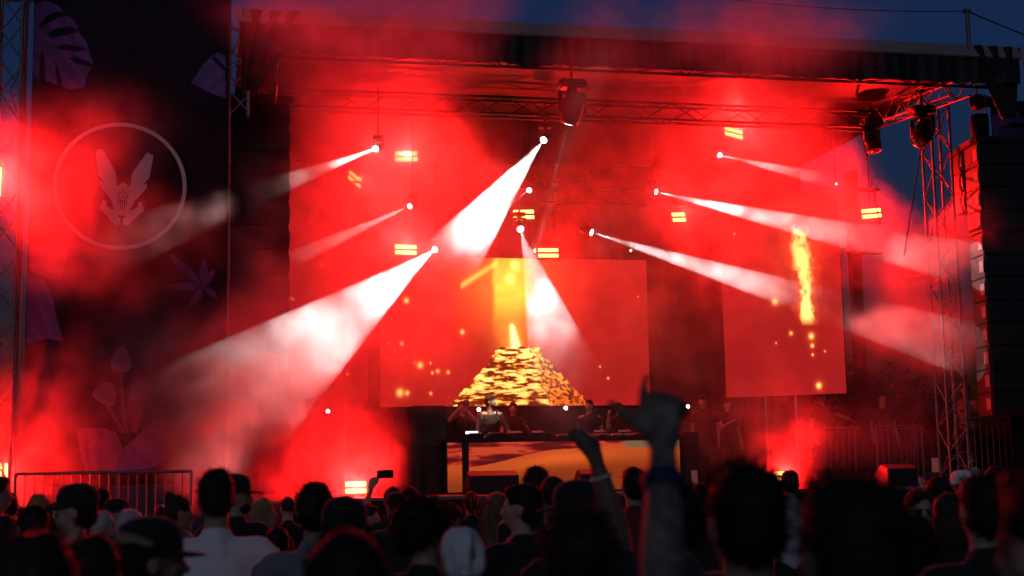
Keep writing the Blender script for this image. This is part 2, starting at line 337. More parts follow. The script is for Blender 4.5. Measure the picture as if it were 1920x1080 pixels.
def paint_main(U, V):
    x = 40+U*385; y = 2+V*883
    n1 = fbm2(U*4, V*8, 3, 1, 5); C = np.zeros(U.shape+(3,)); C[:] = (.012, .009, .018)
    upz = y < 130+.28*(x-60)+20*np.sin(x/60); C[upz] = np.array((.016, .013, .034)); C *= (.6+.8*n1)[..., None]
    purple = np.array((.17, .09, .33)); blue = np.array((.16, .13, .42)); pink = np.array((.36, .11, .26))
    def leaf(poly, c0, ax, slits=(), freq=.45):
        m = inpoly(x, y, poly); xs_ = np.array([p[0] for p in poly]); ys_ = np.array([p[1] for p in poly])
        t_ = ((x-xs_.min())*ax[0]+(y-ys_.min())*ax[1])/80.
        vein = .5+.5*np.sin((x*ax[1]-y*ax[0])*freq*.55+4*t_+9*fbm2(x/45, y/45, 5)); vein = vein*(.3+fbm2(x/18, y/18, 6))
        sh = (.5+.7*vein*.6+.4*fbm2(x/30, y/30, 9))
        for s_ in slits: m &= ~inpoly(x, y, s_)
        C[m] = (c0*sh[..., None])[m]
    leaf([(42, 35), (60, 28), (85, 35), (105, 55), (120, 62), (128, 85), (142, 100), (152, 130), (157, 140), (148, 160), (140, 188), (110, 193), (75, 180), (60, 180), (40, 170)], purple, (.8, .5),
         ([(50, 78), (62, 58), (80, 48), (100, 46), (104, 53), (84, 60), (66, 72), (54, 80)], [(66, 92), (80, 80), (112, 74), (127, 80), (122, 86), (98, 92), (76, 97)], [(80, 115), (100, 108), (125, 111), (144, 116), (125, 121), (95, 119)], [(108, 134), (125, 132), (152, 141), (160, 152), (125, 144)], [(52, 182), (53, 130), (57, 120), (62, 135), (66, 182)], [(81, 138), (90, 152), (100, 195), (90, 195), (84, 160)]))
    leaf([(350, 172), (375, 135), (392, 118), (405, 110), (418, 118), (421, 140), (396, 118), (390, 123), (418, 146), (421, 198), (390, 190), (370, 180)], blue, (.5, -.8))
    leaf([(42, 485), (80, 470), (112, 472), (116, 500), (105, 540), (95, 545), (70, 535), (45, 530)], pink*.9, (1, .2))
    leaf([(42, 530), (75, 545), (90, 570), (95, 600), (112, 653), (80, 648), (42, 657)], purple, (.6, .7))
    for tx_, ty_, wd in ((304, 485, 9), (308, 550, 9), (380, 498, 9), (402, 518, 7), (352, 592, 8), (410, 575, 7)):
        cx, cy_ = 380, 553; dx, dy = tx_-cx, ty_-cy_; L = math.hypot(dx, dy); nx_, ny_ = -dy/L, dx/L
        leaf([(cx, cy_), (cx+dx*.35+nx_*wd, cy_+dy*.35+ny_*wd), (cx+dx*.7+nx_*wd*.7, cy_+dy*.7+ny_*wd*.7), (tx_, ty_), (cx+dx*.7-nx_*wd*.7, cy_+dy*.7-ny_*wd*.7), (cx+dx*.35-nx_*wd, cy_+dy*.35-ny_*wd)], purple*.6, (dx/L, dy/L), (), .25)
    leaf([(142, 808), (190, 806), (215, 815), (230, 850), (225, 882), (160, 884), (148, 850)], pink, (.3, .9))
    leaf([(216, 884), (224, 848), (250, 826), (290, 792), (314, 785), (326, 820), (316, 862), (280, 880)], blue, (.7, .6), (), .35)
    def stem(a, b, c, wd):
        for k in range(24):
            s0, s1 = k/24, (k+1)/24; q = lambda s: ((1-s)**2*a[0]+2*s*(1-s)*b[0]+s*s*c[0], (1-s)**2*a[1]+2*s*(1-s)*b[1]+s*s*c[1])
            p, r_ = q(s0), q(s1+.02); m = inpoly(x, y, [(p[0]-wd, p[1]), (p[0]+wd, p[1]), (r_[0]+wd*1.15, r_[1]), (r_[0]-wd*1.15, r_[1])])
            C[m] = (np.array((.3, .13, .2))*(.7+.5*((x-p[0])/wd)[..., None]*.5))[m]
    stem((222, 700), (223, 770), (234, 815), 3.6); stem((192, 762), (214, 790), (228, 815), 3.6); stem((262, 755), (256, 790), (250, 815), 4)
    def capm(cx, cy_, rx, ry, rot):
        ca, sa = math.cos(rot), math.sin(rot); a = ((x-cx)*ca+(y-cy_)*sa)/rx; b_ = (-(x-cx)*sa+(y-cy_)*ca)/ry
        m = (a*a+np.where(b_ < 0, b_*b_, (b_*3.2)**2) < 1); st_ = .75+.35*np.sin(a*26)
        C[m] = (np.array((.34, .14, .26))*st_[..., None])[m]
        m2 = (a*a+((b_-.05)*4)**2 < .95) & (b_ > 0); C[m2] = (np.array((.42, .16, .24))*np.ones_like(a)[..., None])[m2]
    capm(222, 697, 20, 35, 0); capm(190, 755, 23, 30, .45); capm(264, 750, 26, 30, -.25)
    return np.clip(C, 0, 1)
BX0, BX1 = at(40, 885, 21).x, at(425, 500, 21).x; BZ0, BZ1 = at(230, 885, 21).z, 9.0
ban = banner('leaf_banner', BX0, BX1, BZ0, BZ1, 21, paint_main, 'tall dark banner printed with rabbit emblem in a ring, leaves and mushrooms')
# emblem: built as thin printed shapes on the cloth
sx = (BX1-BX0)/385.; org = at(226, 350, 21); ez = org.z-BZ0; ex = org.x-BX0; SY = (BZ1-BZ0)/883.
SY = 1/126.
rg = MB(); N_ = 96; ro, ri = 118, 111
vv = []
for k in range(N_):
    a = 2*math.pi*k/N_
    for r_ in (ri, ro):
        for yy in (-.062, -.056): vv.append((ex+r_*math.cos(a)*SY, yy, ez+r_*math.sin(a)*SY))
fs = []
for k in range(N_):
    i, j = k*4, ((k+1) % N_)*4; fs += [(i, j, j+2, i+2), (i+1, i+3, j+3, j+1), (i, i+1, j+1, j), (i+2, j+2, j+3, i+3)]
rg.add(vv, fs).build('emblem_ring', M['emblem'], ban)
def emb(name, poly, m, y0=-.062, y1=-.056):
    MB().prism([((a-226)*SY, -(b-350)*SY) for a, b in poly], y0, y1, (ex, 0, ez)).build(name, m, ban)
# zoomed photo coords -> photo px: x/3.6, 180+y/3.6
def zc(l): return [(a/3.6, 180+b/3.6) for a, b in l]
Lh = zc([(653, 380), (695, 365), (785, 527), (790, 615), (833, 590), (833, 795), (822, 812), (800, 808), (800, 815), (820, 830), (818, 868), (785, 875), (685, 762), (708, 705), (728, 720), (728, 748), (776, 776), (762, 712), (684, 615), (683, 578), (712, 594), (672, 542)])
emb('emblem_half', Lh, M['emblem'])
Rh = zc([(1022, 405), (982, 380), (886, 527), (878, 615), (833, 590), (833, 795), (832, 812), (852, 808), (852, 815), (834, 830), (834, 868), (868, 875), (967, 770), (950, 712), (928, 724), (930, 748), (876, 780), (905, 712), (982, 622), (983, 590), (955, 604), (998, 552)])
emb('emblem_half', Rh, M['emblem'])
ec = MB()
for r0, r1 in ((14, 17), (5, 7)):
    vv = []; fs = []; cx, cz = (831/3.6-226)*SY, -((180+682/3.6)-350)*SY
    for k in range(32):
        a = 2*math.pi*k/32
        for r_ in (r0, r1):
            for yy in (-.068, -.064): vv.append((ex+cx+r_/2*math.cos(a)*SY, yy, ez+cz+r_/2*math.sin(a)*SY))
    for k in range(32):
        i, j = k*4, ((k+1) % 32)*4; fs += [(i, j, j+2, i+2), (i+1, i+3, j+3, j+1), (i, i+1, j+1, j), (i+2, j+2, j+3, i+3)]
    ec.add(vv, fs)
for ang in (30, 60, 90, 120, 150):
    a = R(ang); c0 = Vector((ex+cx, -.066, ez+cz)); ec.cyl(c0+Vector((math.cos(a), 0, math.sin(a)))*SY*10, c0+Vector((math.cos(a), 0, math.sin(a)))*SY*(17 if ang == 90 else 14), .004, n=5)
for k, L_ in enumerate((12, 17, 22, 17, 12)):
    c0 = Vector((ex+cx+(k-2)*3.4*SY, -.066, ez+cz-7*SY)); ec.cyl(c0, c0-Vector((0, 0, L_*SY*.8)), .006, n=5)
ec.build('emblem_eye', M['emblem_dark'], ban)
def paint_right(U, V):
    x = U*385; y = V*883; C = np.zeros(U.shape+(3,)); C[:] = (.012, .009, .02); C *= (.6+.8*fbm2(U*4, V*8, 13, 1, 5))[..., None]
    m = inpoly(x, y, [(2, 40), (60, 20), (110, 60), (140, 100), (150, 150), (100, 175), (60, 165), (40, 170), (2, 150)])
    for s_ in ([(20, 70), (60, 55), (110, 62), (60, 70)], [(40, 98), (80, 90), (130, 98), (80, 106)], [(60, 122), (100, 118), (150, 128), (100, 132)], [(16, 150), (18, 105), (26, 100), (28, 150)]): m &= ~inpoly(x, y, s_)
    C[m] = (np.array((.17, .1, .36))*(.6+.6*fbm2(x/30, y/12, 4))[..., None])[m]; return C
rbx = at(1857, 200, 22.6).x
rb = banner('leaf_banner', rbx, rbx+2.9, 1.9, 8.35, 22.6, paint_right, 'dark banner with a pale split leaf hanging behind the open-side speaker column', 200, 360, 5)
c = at(2022, 410, 21.6)
rr = empty('ring_banner', (c.x-.95, 21.6, c.z-3.2), 0, 'dark cloth with a pale ring print hanging past the speaker column', 'banner')
MB().box((1.15, 0, 3.0), (2.1, .03, 6)).build('cloth', M['drape'], rr)
vv = []; fs = []
for k in range(N_):
    a = 2*math.pi*k/N_
    for r_ in (.95, .90):
        for yy in (-.024, -.018): vv.append((1.02+r_*math.cos(a), yy, 3.2+r_*math.sin(a)))
for k in range(N_):
    i, j = k*4, ((k+1) % N_)*4; fs += [(i, j, j+2, i+2), (i+1, i+3, j+3, j+1), (i, i+1, j+1, j), (i+2, j+2, j+3, i+3)]
MB().add(vv, fs).build('ring_print', M['emblem'], rr)
# ================================================================ LED SCREENS
def sstep(a, b, x): t_ = np.clip((x-a)/(b-a), 0, 1); return t_*t_*(3-2*t_)
def sparks(C, x, y, lst):
    for sx_, sy_, r_, hot in lst:
        d2 = ((x-sx_)**2+((y-sy_)/1.15)**2)/(r_*r_*.45)
        C += np.exp(-d2*1.1)[..., None]*np.array((2.2, 1.1, .25))*hot+np.exp(-d2*.18)[..., None]*np.array((.5, .06, .01))*hot*.6
def paint_pyramid(x, y):
    C = np.zeros(x.shape+(3,)); n1 = fbm2(x/60, y/60, 21, 1, 5)
    C[:] = np.array((.42, .012, .010)); C *= (.7+.6*n1)[..., None]
    C += np.exp(-((x-950)/75)**2-((y-530)/75)**2)[..., None]*np.array((1.2, .30, .03))
    col_ = sstep(918, 930, x+6*fbm2(x/20, y/20, 2))*(1-sstep(975, 1010, x))*(1-sstep(540, 640, y)); C += col_[..., None]*np.array((1.4, .62, .05))*(.7+.6*fbm2(x/25, y/12, 8))[..., None]
    sparks(C, x, y, [(962, 498, 12, 1.2), (953, 523, 11, 1.2), (760, 566, 6, 1), (862, 624, 5, 1), (784, 686, 7, 1), (747, 736, 8, 1.1), (760, 737, 5, .8), (751, 646, 4, .8), (816, 697, 4, .9), (806, 700, 3, .9), (835, 699, 4, .7), (803, 738, 3, .8), (1120, 689, 2, .7), (1135, 711, 2.4, .8), (1197, 555, 2, .6), (727, 645, 2, .6), (738, 660, 2, .5), (774, 680, 2, .6), (803, 682, 2.5, .7)])
    # bright diagonal shard
    d = np.abs((x-895)*.55+(y-515)*.83); C += (np.exp(-(d/5)**2)*((x > 860) & (x < 931)))[..., None]*np.array((1.6, .6, .08))
    # flame
    fx = 958+(y-630)*.16; C += (np.exp(-((x-fx)/(4+.1*np.maximum(0, y-608)))**2)*sstep(604, 616, y)*(1-sstep(654, 660, y)))[..., None]*np.array((3, 1.9, .7))
    C += np.exp(-((x-957)/28)**2-((y-634)/30)**2)[..., None]*np.array((.9, .35, .03))
    # glowing layered mountain
    tt = np.clip((y-655)/107., 0, 1); xl = 928-95*tt**1.15; xr = 1004+96*tt**1.05
    jag = 8*(fbm2(x*0+3, y/5, 31, 1, 3)-.5); ins = (y > 652+4*(fbm2(x/8, y*0, 32)-.5)*2) & (x > xl+jag) & (x < xr+jag)
    rdg = (x-(985+40*tt))
    strat = fbm2(x/20+.8*fbm2(x/24, y/9, 7), y/5+.2*x/30, 41, 1, 4, .62); right = sstep(-6, 10, rdg)
    fin = fbm2((x+y*1.2)/9, (y-x*.75)/4.5, 44, 1, 4, .65)
    br = np.where(rdg > 0, fin, strat); hot = sstep(.38, .62, br)
    hh = hot*(1.2-.5*tt*right-.25*tt)
    lav = np.stack([.35+1.5*hh, .03+.95*hh**1.5*(1-.5*right*tt), .008+.22*hh**3*(1-.6*right)], -1)
    lav[hot < .25] *= .45
    C[ins] = lav[ins]; return C
def screen(name, pts, painter, nx, nz, label, strength=1., depth=.1):
    """pts: TL,TR,BL world; painter gets photo-like art coordinates"""
    TL, TR, BL, art = pts; u = np.linspace(0, 1, nx); v = np.linspace(0, 1, nz); U, V = np.meshgrid(u, v)
    ux = TR-TL; uz = BL-TL; e = empty(name, BL, 0, label, 'screen')
    O = TL-BL; P = np.array(O)[None, None]+U[..., None]*np.array(ux)+V[..., None]*np.array(uz)
    C = painter(art[0]+(art[1]-art[0])*U, art[2]+(art[3]-art[2])*V)*strength
    me = grid_mesh(name+'_surface', P, np.clip(C, 0, 6), M['screen']); o_ = bpy.data.objects.new('display', me); link(o_); o_.parent = e
    nrm = ux.normalized().cross(uz.normalized()).normalized(); nrm = nrm if nrm.y > 0 else -nrm
    c_ = O+ux/2+uz/2+nrm*(depth/2+.012); q = Matrix((ux.normalized(), nrm, -uz.normalized())).transposed()
    MB().box(c_, (ux.length+.02, depth, uz.length+.02), q).build('cabinet', M['black'], e)
    return e
TL = at(712, 482, 28); TRz = at(1213, 487, 28)
TL = Vector((TL.x, 28, 6.18)); TRz = Vector((TRz.x-.02, 28, 6.18)); BLz = Vector((TL.x, 28, 3.18))
main = screen('led_screen', (TL, TRz, BLz, (712, 1215, 484, 762)), paint_pyramid, 420, 240, 'large stage screen showing a glowing lava pyramid behind the turntable desk', 1.)
for xx in (.3, 2.6, 5.2): tube('leg', (xx, .16, 0), (xx, .16, DECK-BLz.z), .04, M['black'], main)
def paint_fire(x, y):
    C = np.zeros(x.shape+(3,)); C[:] = np.array((.36, .010, .010)); C *= (.75+.5*fbm2(x/70, y/70, 51, 1, 4))[..., None]
    n2 = fbm2(x/9, y/14, 52, 1, 4); cx = 1512+(y-440)*.06; wd = np.where(y < 520, 14, 10)+16*(n2-.5)
    m = sstep(436, 452, y+26*(n2-.5))*(1-sstep(600, 622, y)); C += (np.exp(-np.abs((x-cx)/wd)**4)*m*sstep(.2, .6, n2+.15))[..., None]*np.array((2.4, 1.25, .3))
    C += (np.exp(-np.abs((x-cx)/(wd*2))**2)*m)[..., None]*np.array((.6, .08, .01))
    sparks(C, x, y, [(1461, 573, 7, 1), (1489, 632, 4, .7), (1527, 639, 6, 1.1), (1528, 656, 4, .9), (1528, 672, 2.5, .9), (1537, 727, 6, 1.1), (1460, 648, 2, .6), (1551, 667, 2, .6), (1388, 445, 2.6, .8)]); return C
SL = at(1358, 390, 26); SB = at(1362, 746, 26); SR = at(1587, 737, 24.7)
ux_ = Vector((SR.x-SB.x, SR.y-26, 0)); zb = 3.21; zt = 6.95
side = screen('led_screen', (Vector((SB.x, 26, zt)), Vector((SB.x, 26, zt))+ux_, Vector((SB.x, 26, zb)), (1360, 1587, 392, 742)), paint_fire, 170, 260, 'upright side screen showing a falling column of fire', 1.)
for s_ in (.35, .6): tube('leg', (ux_.x*s_, ux_.y*s_+.1, 0), (ux_.x*s_, ux_.y*s_+.1, DECK-zb), .03, M['alu'], side)
def paint_left(x, y):
    C = np.zeros(x.shape+(3,)); C[:] = np.array((.36, .010, .010)); C *= (.75+.5*fbm2(x/70, y/70, 61, 1, 4))[..., None]
    sparks(C, x, y, [(548, 532, 3, .9), (541, 533, 2, .8), (590, 610, 4, .7), (650, 690, 3, .6), (600, 450, 3, .5)]); return C
LA = at(541, 746, 24.6); LB = at(690, 746, 26); ul = Vector((LB.x-LA.x, 26-24.6, 0))
lscr = screen('led_screen', (Vector((LA.x, 24.6, zt)), Vector((LA.x, 24.6, zt))+ul, Vector((LA.x, 24.6, zb)), (541, 690, 270, 746)), paint_left, 120, 260, 'upright side screen of plain red glow behind the speaker column by the banner', .5)
for s_ in (.3, .7): tube('leg', (ul.x*s_, ul.y*s_+.1, 0), (ul.x*s_, ul.y*s_+.1, DECK-zb), .03, M['alu'], lscr)
# ================================================================ DJ BOOTH
bl = at(835, 825, 24).x; br_ = at(1275, 820, 24).x; TZ = 2.44
dk = empty('dj_booth', (bl, 24, DECK), 0, 'turntable desk fronted by a screen of orange desert dunes', 'desk'); Wd = br_-bl; hz = TZ-DECK
MB().box((Wd/2, .4, hz-.03), (Wd+.06, .86, .06)).build('table_top', M['black'], dk, bevel=.008)
def paint_dune(x, y):
    C = np.zeros(x.shape+(3,)); cl = fbm2(x/70+.7*fbm2(x/60, y/20, 3), y/13, 71, 1, 5, .55); s_ = sstep(.42, .62, cl)
    C = np.stack([.16+.75*s_, .012+.10*s_**2, .010+.03*s_], -1)
    hzn = 874-26*sstep(880, 1060, x)-16*sstep(1040, 1190, x)+6*np.sin(x/60); d = y-hzn
    rip = .5+.5*np.sin((d*1.4+x*.28)+3*fbm2(x/40, y/12, 77)); sand = np.stack([.62+.25*rip, .10+.06*rip, .02+.01*rip], -1)*(1.15-.6*sstep(0, 55, d))[..., None]
    lit = np.exp(-((d-22)/14)**2)*np.exp(-((x-1050)/90)**2); sand += lit[..., None]*np.array((.5, .10, .01))
    C = np.where((d > 0)[..., None], sand, C)
    gr = sstep(1150, 1180, x)*(1-sstep(836, 846, y)); C = C*(1-gr[..., None])+gr[..., None]*np.array((.30, .22, .12)); return C
def facep(x0, x1, z0, z1, y, art, nx, nz, name):
    U, V = np.meshgrid(np.linspace(0, 1, nx), np.linspace(0, 1, nz)); P = np.stack([x0+(x1-x0)*U, 0*U+y, z1+(z0-z1)*V], -1)
    o_ = bpy.data.objects.new(name, grid_mesh(name, P, paint_dune(art[0]+(art[1]-art[0])*U, art[2]+(art[3]-art[2])*V)*np.array((.62, .5, .5)), M['screen'])); link(o_); o_.parent = dk
facep(.40, Wd-.02, .03, hz-.075, -.012, (880, 1270, 825, 935), 300, 90, 'front_display')
facep(.03, .28, .03, hz-.075, -.012, (838, 868, 830, 940), 30, 90, 'side_display')
MB().box((Wd/2+.19, .02, hz/2-.03), (Wd-.40, .05, hz-.06)).build('front_panel', M['black'], dk)
MB().box((.155, .02, hz/2-.03), (.29, .05, hz-.06)).build('side_panel', M['black'], dk)
MB().box((.34, -.02, hz/2-.03), (.09, .1, hz-.07)).build('post', M['black'], dk)
for xx in (.06, Wd-.06): MB().box((xx, .75, (hz-.06)/2), (.06, .06, hz-.06)).build('leg', M['black'], dk)
def deck_player(x, kind, label, gi=None):
    p = Vector((bl+x, 24.35, TZ+.001)); e = empty('media_player' if kind == 'p' else 'mixer', p, 0, label, 'player' if kind == 'p' else 'mixer', 'players on the turntable desk' if kind == 'p' else None)
    MB().box((0, 0, .045), (.31, .38, .07)).build('body', M['blackplastic'], e, bevel=.008)
    for xx in (-.12, .12): MB().cyl((xx, -.15, 0), (xx, -.15, .012), .015).build('foot', M['shoe'], e)
    for xx in (-.12, .12): MB().cyl((xx, .15, 0), (xx, .15, .012), .015).build('foot', M['shoe'], e)
    if kind == 'p':
        MB().lathe((0, -.03, .081), (0, 0, 1), [(.1, 0), (.1, .012), (.085, .018), (.02, .02)], 20).build('jog_wheel', M['steel'], e, True)
        MB().box((0, .14, .1), (.2, .06, .03), Matrix.Rotation(R(30), 3, 'X')).build('display', M['white_dim'] if x in (.55, 1.62) else M['phone_screen'], e)
    else:
        for k in range(4): MB().box((-.105+.07*k, -.1, .088), (.02, .03, .018)).build('fader', M['steel'], e)
        for k in range(8): MB().cyl((-.105+.07*(k % 4), .02+.08*(k//4), .08), (-.105+.07*(k % 4), .02+.08*(k//4), .105), .012).build('knob', M['steel'], e, True)
for i, (x, k, lab) in enumerate(((.55, 'p', 'black media player at the plain end of the turntable desk'), (.95, 'm', 'black mixer with small knobs under the performer\'s hands'), (1.32, 'p', 'black media player beside the performer\'s lower hand'), (1.72, 'p', 'black media player near the middle of the turntable desk'), (2.4, 'm', 'black mixer amid the tangle of cables on the desk'), (2.85, 'p', 'black media player amid the tangle of cables'), (3.3, 'p', 'black media player at the far end of the turntable desk'))):
    deck_player(x, k, lab)
def cable(name, pts, r, label, m=None):
    mb = MB(); a = Vector(pts[0])
    for p, q in zip(pts, pts[1:]): mb.cyl(Vector(p)-a, Vector(q)-a, r, n=6)
    return tag(mb.build(name, m or M['wristw'], None, True, loc=a), label, 'cable', 'cables lying on the turntable desk')
for k in range(9):
    x0 = 1.9+.2*k; pts = []; ph = random.uniform(0, 6)
    for j in range(16):
        s_ = j/15; pts.append((bl+x0+.45*s_+.05*math.sin(9*s_+ph), 23.99+.06*math.sin(6*s_+ph), TZ+.012+.035*abs(math.sin(7*s_+ph))))
    cable('cable', pts, .009, ('pale' if k % 2 else 'grey')+' looping cable lying along the desk front among the players', M['wristw'] if k % 2 else M['alu'])
# stage monitors
def wedge(p, rz, wd, label):
    e = empty('stage_monitor', p, rz, label, 'speaker', 'wedge monitors on the stage')
    poly = [(-.25, 0), (.25, 0), (.25, .2), (.0, .38), (-.25, .3)]
    MB().prism(poly, -wd/2, wd/2, (0, 0, 0), (0, 1, 0), (0, 0, 1), (1, 0, 0)).build('cabinet', M['cab'], e, bevel=.01)
    d = Vector((0, .18, .25)); MB().box((0, .13, .295), (wd*.88, .27, .012), Matrix.Rotation(R(-36), 3, 'X')).build('grille', M['grille'], e)
    return e
wedge((at(922, 930, 23.2).x, 23.2, DECK), 0, .82, 'wide black wedge monitor on the deck before the dune screen')
wedge((at(1110, 930, 23.2).x, 23.2, DECK), 0, .5, 'narrow black wedge monitor before the dune screen')
wedge((at(1680, 890, 22.4).x, 22.4, DECK), 0, .55, 'black wedge monitor before the steel barriers on deck')
# dark riser wall and cases behind the performer
e = empty('rear_riser', (at(735, 800, 26.8).x, 26.8, DECK), 0, 'long black riser front below the pyramid screen', 'riser')
Lr = at(1300, 800, 26.8).x-e.location.x
for k in range(6): MB().box((Lr*(k+.5)/6, 0, .78), (Lr/6-.012, .5, 1.56)).build('panel', M['case'], e, bevel=.008)
def fcase(px, py, Y, sx_, sy_, sz_, z0, label):
    p = at(px, py, Y); e = empty('flight_case', (p.x, Y, z0), 0, label, 'case', 'flight cases stacked beside the desk')
    MB().box((0, 0, sz_/2), (sx_, sy_, sz_)).build('body', M['case'], e, bevel=.015)
    for xx in (-1, 1):
        for yy in (-1, 1): MB().box((xx*sx_/2, yy*sy_/2, sz_/2), (.03, .03, sz_-.02)).build('corner_trim', M['black'], e)
    MB().box((0, -sy_/2-.005, sz_*.55), (sx_*.96, .012, .025)).build('seam_trim', M['black'], e)
    MB().box((0, -sy_/2-.012, sz_*.55), (.06, .016, .06)).build('latch', M['black'], e); return e
fcase(800, 800, 25.3, .62, .55, .8, DECK, 'black flight case standing on the deck beside the turntable desk')
fcase(800, 800, 25.3, .6, .55, .75, DECK+.801, 'black flight case topmost of the stack beside the turntable desk')
fcase(745, 850, 25., .7, .6, .7, DECK, 'low black flight case beside the taller case stack')
fcase(1288, 850, 24.2, .25, .5, 1.0, DECK, 'narrow upright black case at the far end of the desk')
# ================================================================ LINE ARRAYS
def line_array(pxl, pxr, ytop, ybot, Y, label, rz):
    a = at((pxl+pxr)/2, ytop, Y); b_ = at((pxl+pxr)/2, ybot, Y); wd = (at(pxr, ytop, Y)-at(pxl, ytop, Y)).x
    n = round((a.z-b_.z)/.385); h = (a.z-b_.z)/n; e = empty('line_array', (a.x, Y, b_.z), rz, label, 'speaker')
    cabm = MB().box((0, 0, 0), (wd, .55, h-.012)).mesh('array_cabinet', M['cab'], bevel=.015)
    gm = MB().box((0, -.285, 0), (wd*.94, .02, h*.86)).mesh('array_grille', M['grille'], bevel=.006)
    hm = MB().box((0, 0, 0), (.014, .16, h*.5)).mesh('array_plate', M['steel'])
    for k in range(n):
        q = Matrix.Translation((0, .0015*(n-k)**2*.2, h*(k+.5)))@Matrix.Rotation(R(-.5*(n-k)*.3), 4, 'X')
        c_ = inst('cabinet', cabm, e, q); inst('grille', gm, c_, Matrix.Identity(4))
        for s_ in (-1, 1): inst('rigging_plate', hm, c_, Matrix.Translation((s_*(wd/2+.008), -.18, 0)))
    MB().box((0, 0, n*h+.06), (wd*1.1, .7, .1)).build('fly_frame', M['black'], e, bevel=.01)
    return e, a, wd
la, p_, w1 = line_array(428, 540, 200, 660, 22.7, 'tall black hanging speaker column between banner and red side screen', R(4))
tube('chain', (0, 0, p_.z-la.location.z+.1), (0, 0, p_.z-la.location.z+.9), .02, M['steel'], la)
ra, p2, w2 = line_array(1822, 1912, 275, 780, 21.9, 'tall black hanging speaker column in the open gap beside the split-leaf banner', R(-6))
sa, p3, w3 = line_array(1794, 1816, 290, 400, 22.9, 'slim black hanging speaker column lit white beside the wide one', R(-10))
# chain hoist above the right array
hp = at(1832, 190, 22); e = empty('chain_hoist', hp, 0, 'black chain hoist hanging over the open-side speaker column', 'hoist')
MB().box((0, 0, -.02), (.2, .2, .26)).build('motor', M['black'], e, bevel=.03)
MB().cyl((-.1, 0, 0), (.42, 0, 0), .1, n=14).build('gear_housing', M['black'], e, True)
MB().lathe((.02, 0, -1.05), (0, 0, 1), [(.11, 0), (.14, .1), (.16, .7), (.15, .8)], 12).build('chain_bag', M['skirt'], e, True)
tube('chain', (.1, -.1, -1.05), (.1, -.1, .1), .014, M['steel'], e); tube('hook', (0, 0, .1), (0, 0, .5), .015, M['steel'], e)
# ================================================================ BARRIERS
def barrier(p, rz, L, label, h=1.08, pitch=.115, group='steel crowd barriers', nleg=True):
    e = empty('crowd_barrier', p, rz, label, 'barrier', group)
    tube('top_rail', (-L/2, 0, h), (L/2, 0, h), .021, M['steel'], e); tube('bottom_rail', (-L/2, 0, .14), (L/2, 0, .14), .021, M['steel'], e)
    for s_ in (-1, 1): tube('upright', (s_*L/2, 0, .0), (s_*L/2, 0, h), .021, M['steel'], e)
    n = int(L/pitch)
    for k in range(1, n): tube('bar', (-L/2+L*k/n, 0, .14), (-L/2+L*k/n, 0, h), .009, M['steel'], e)
    for s_ in (-.7, .7): MB().box((s_*L/2, 0, .015), (.05, .5, .03)).build('foot', M['steel'], e)
barrier((at(125, 940, 19.8).x, 19.8, .85), 0, 1.3, 'crowd barrier under the banner edge by the lattice tower')
barrier((at(265, 940, 19.8).x, 19.8, .85), 0, 1.3, 'crowd barrier under the printed mushrooms on the banner')
barrier((at(1868, 890, 23.5).x+.1, 23.5, DECK+.08), R(4), 1.25, 'crowd barrier on the side platform with its rail catching red light')
barrier((at(1690, 890, 24.5).x, 24.5, DECK), R(8), 1.0, 'crowd barrier on deck behind the wedge monitor')
barrier((at(1583, 880, 25).x, 25, DECK), R(0), .75, 'crowd barrier on deck below the fire screen')
barrier((at(1660, 870, 26).x, 26, DECK), R(-6), 1.2, 'crowd barrier at the rear edge of the deck under the open gap')
# ladder-like rig lit white on the open side
lp = at(1802, 740, 23.8); e = empty('ladder', (lp.x, 23.8, DECK+.08), 0, 'aluminium ladder standing on the side platform, lit white at its top', 'ladder')
for s_ in (-.13, .13): tube('rail', (s_, 0, 0), (s_, .05, 2.35), .028, M['alu'], e)
for k in range(9): tube('rung', (-.13, .05*k/9, .25+.25*k), (.13, .05*k/9, .25+.25*k), .015, M['alu'], e)
# ================================================================ LAMPS
RED = (1, .0065, .007)
def strobe(px, py, Y, roll, yaw, W, label, tilt=0., sx_=1.0, hang=True):
    p = at(px, py, Y); e = empty('strobe_light', p, 0, label, 'strobe light', 'double strip strobe lights')
    q = Matrix.Rotation(yaw, 3, 'Z')@Matrix.Rotation(tilt, 3, 'X')@Matrix.Rotation(roll, 3, 'Y')
    wd = .40*sx_
    MB().box(q@Vector((0, .05, 0)), (wd+.05, .08, .26), q).build('housing', M['black'], e, bevel=.01)
    for s_ in (-1, 1): MB().box(q@Vector((0, .004, s_*.055)), (wd, .012, .062), q).build('light_strip', M['strip'], e)
    if hang:
        for s_ in (-1, 1): tube('bracket', q@Vector((s_*(wd/2+.035), .05, 0)), q@Vector((s_*(wd/2+.035), .05, 0))+Vector((0, 0, .24)), .012, M['black'], e)
    else: MB().box(q@Vector((0, .05, -.15)), (wd*.6, .2, .05), q).build('base', M['black'], e)
    if hang and px > 100: tube('drop_pole', (0, .06, .2), (0, .06, 8.45-p.z), .014, M['black'], e)
    l = bpy.data.lights.new('strobe_glow', 'SPOT'); l.energy = W; l.color = RED; l.spot_size = R(168); l.spot_blend = .6; l.shadow_soft_size = 0
    lo = bpy.data.objects.new('strobe_glow', l); link(lo); lo.parent = e; lo.location = q@Vector((0, -.12, 0)); lo.rotation_euler = (q@Vector((0, -1, -.05))).to_track_quat('-Z', 'Y').to_euler()
    return e
SW = 1250.
strobe(-11, 340, 20.2, R(90), R(10), SW*1.7, 'upright double-strip strobe glowing on the lattice tower beside the banner')
strobe(666, 336, 26.5, R(18), R(48), SW*.9, 'double-strip strobe turned sideways beside the steep thin beam')
strobe(762, 293, 25.5, R(-2), R(-5), SW*1.6, 'double-strip strobe high beside the cloud of bright smoke')
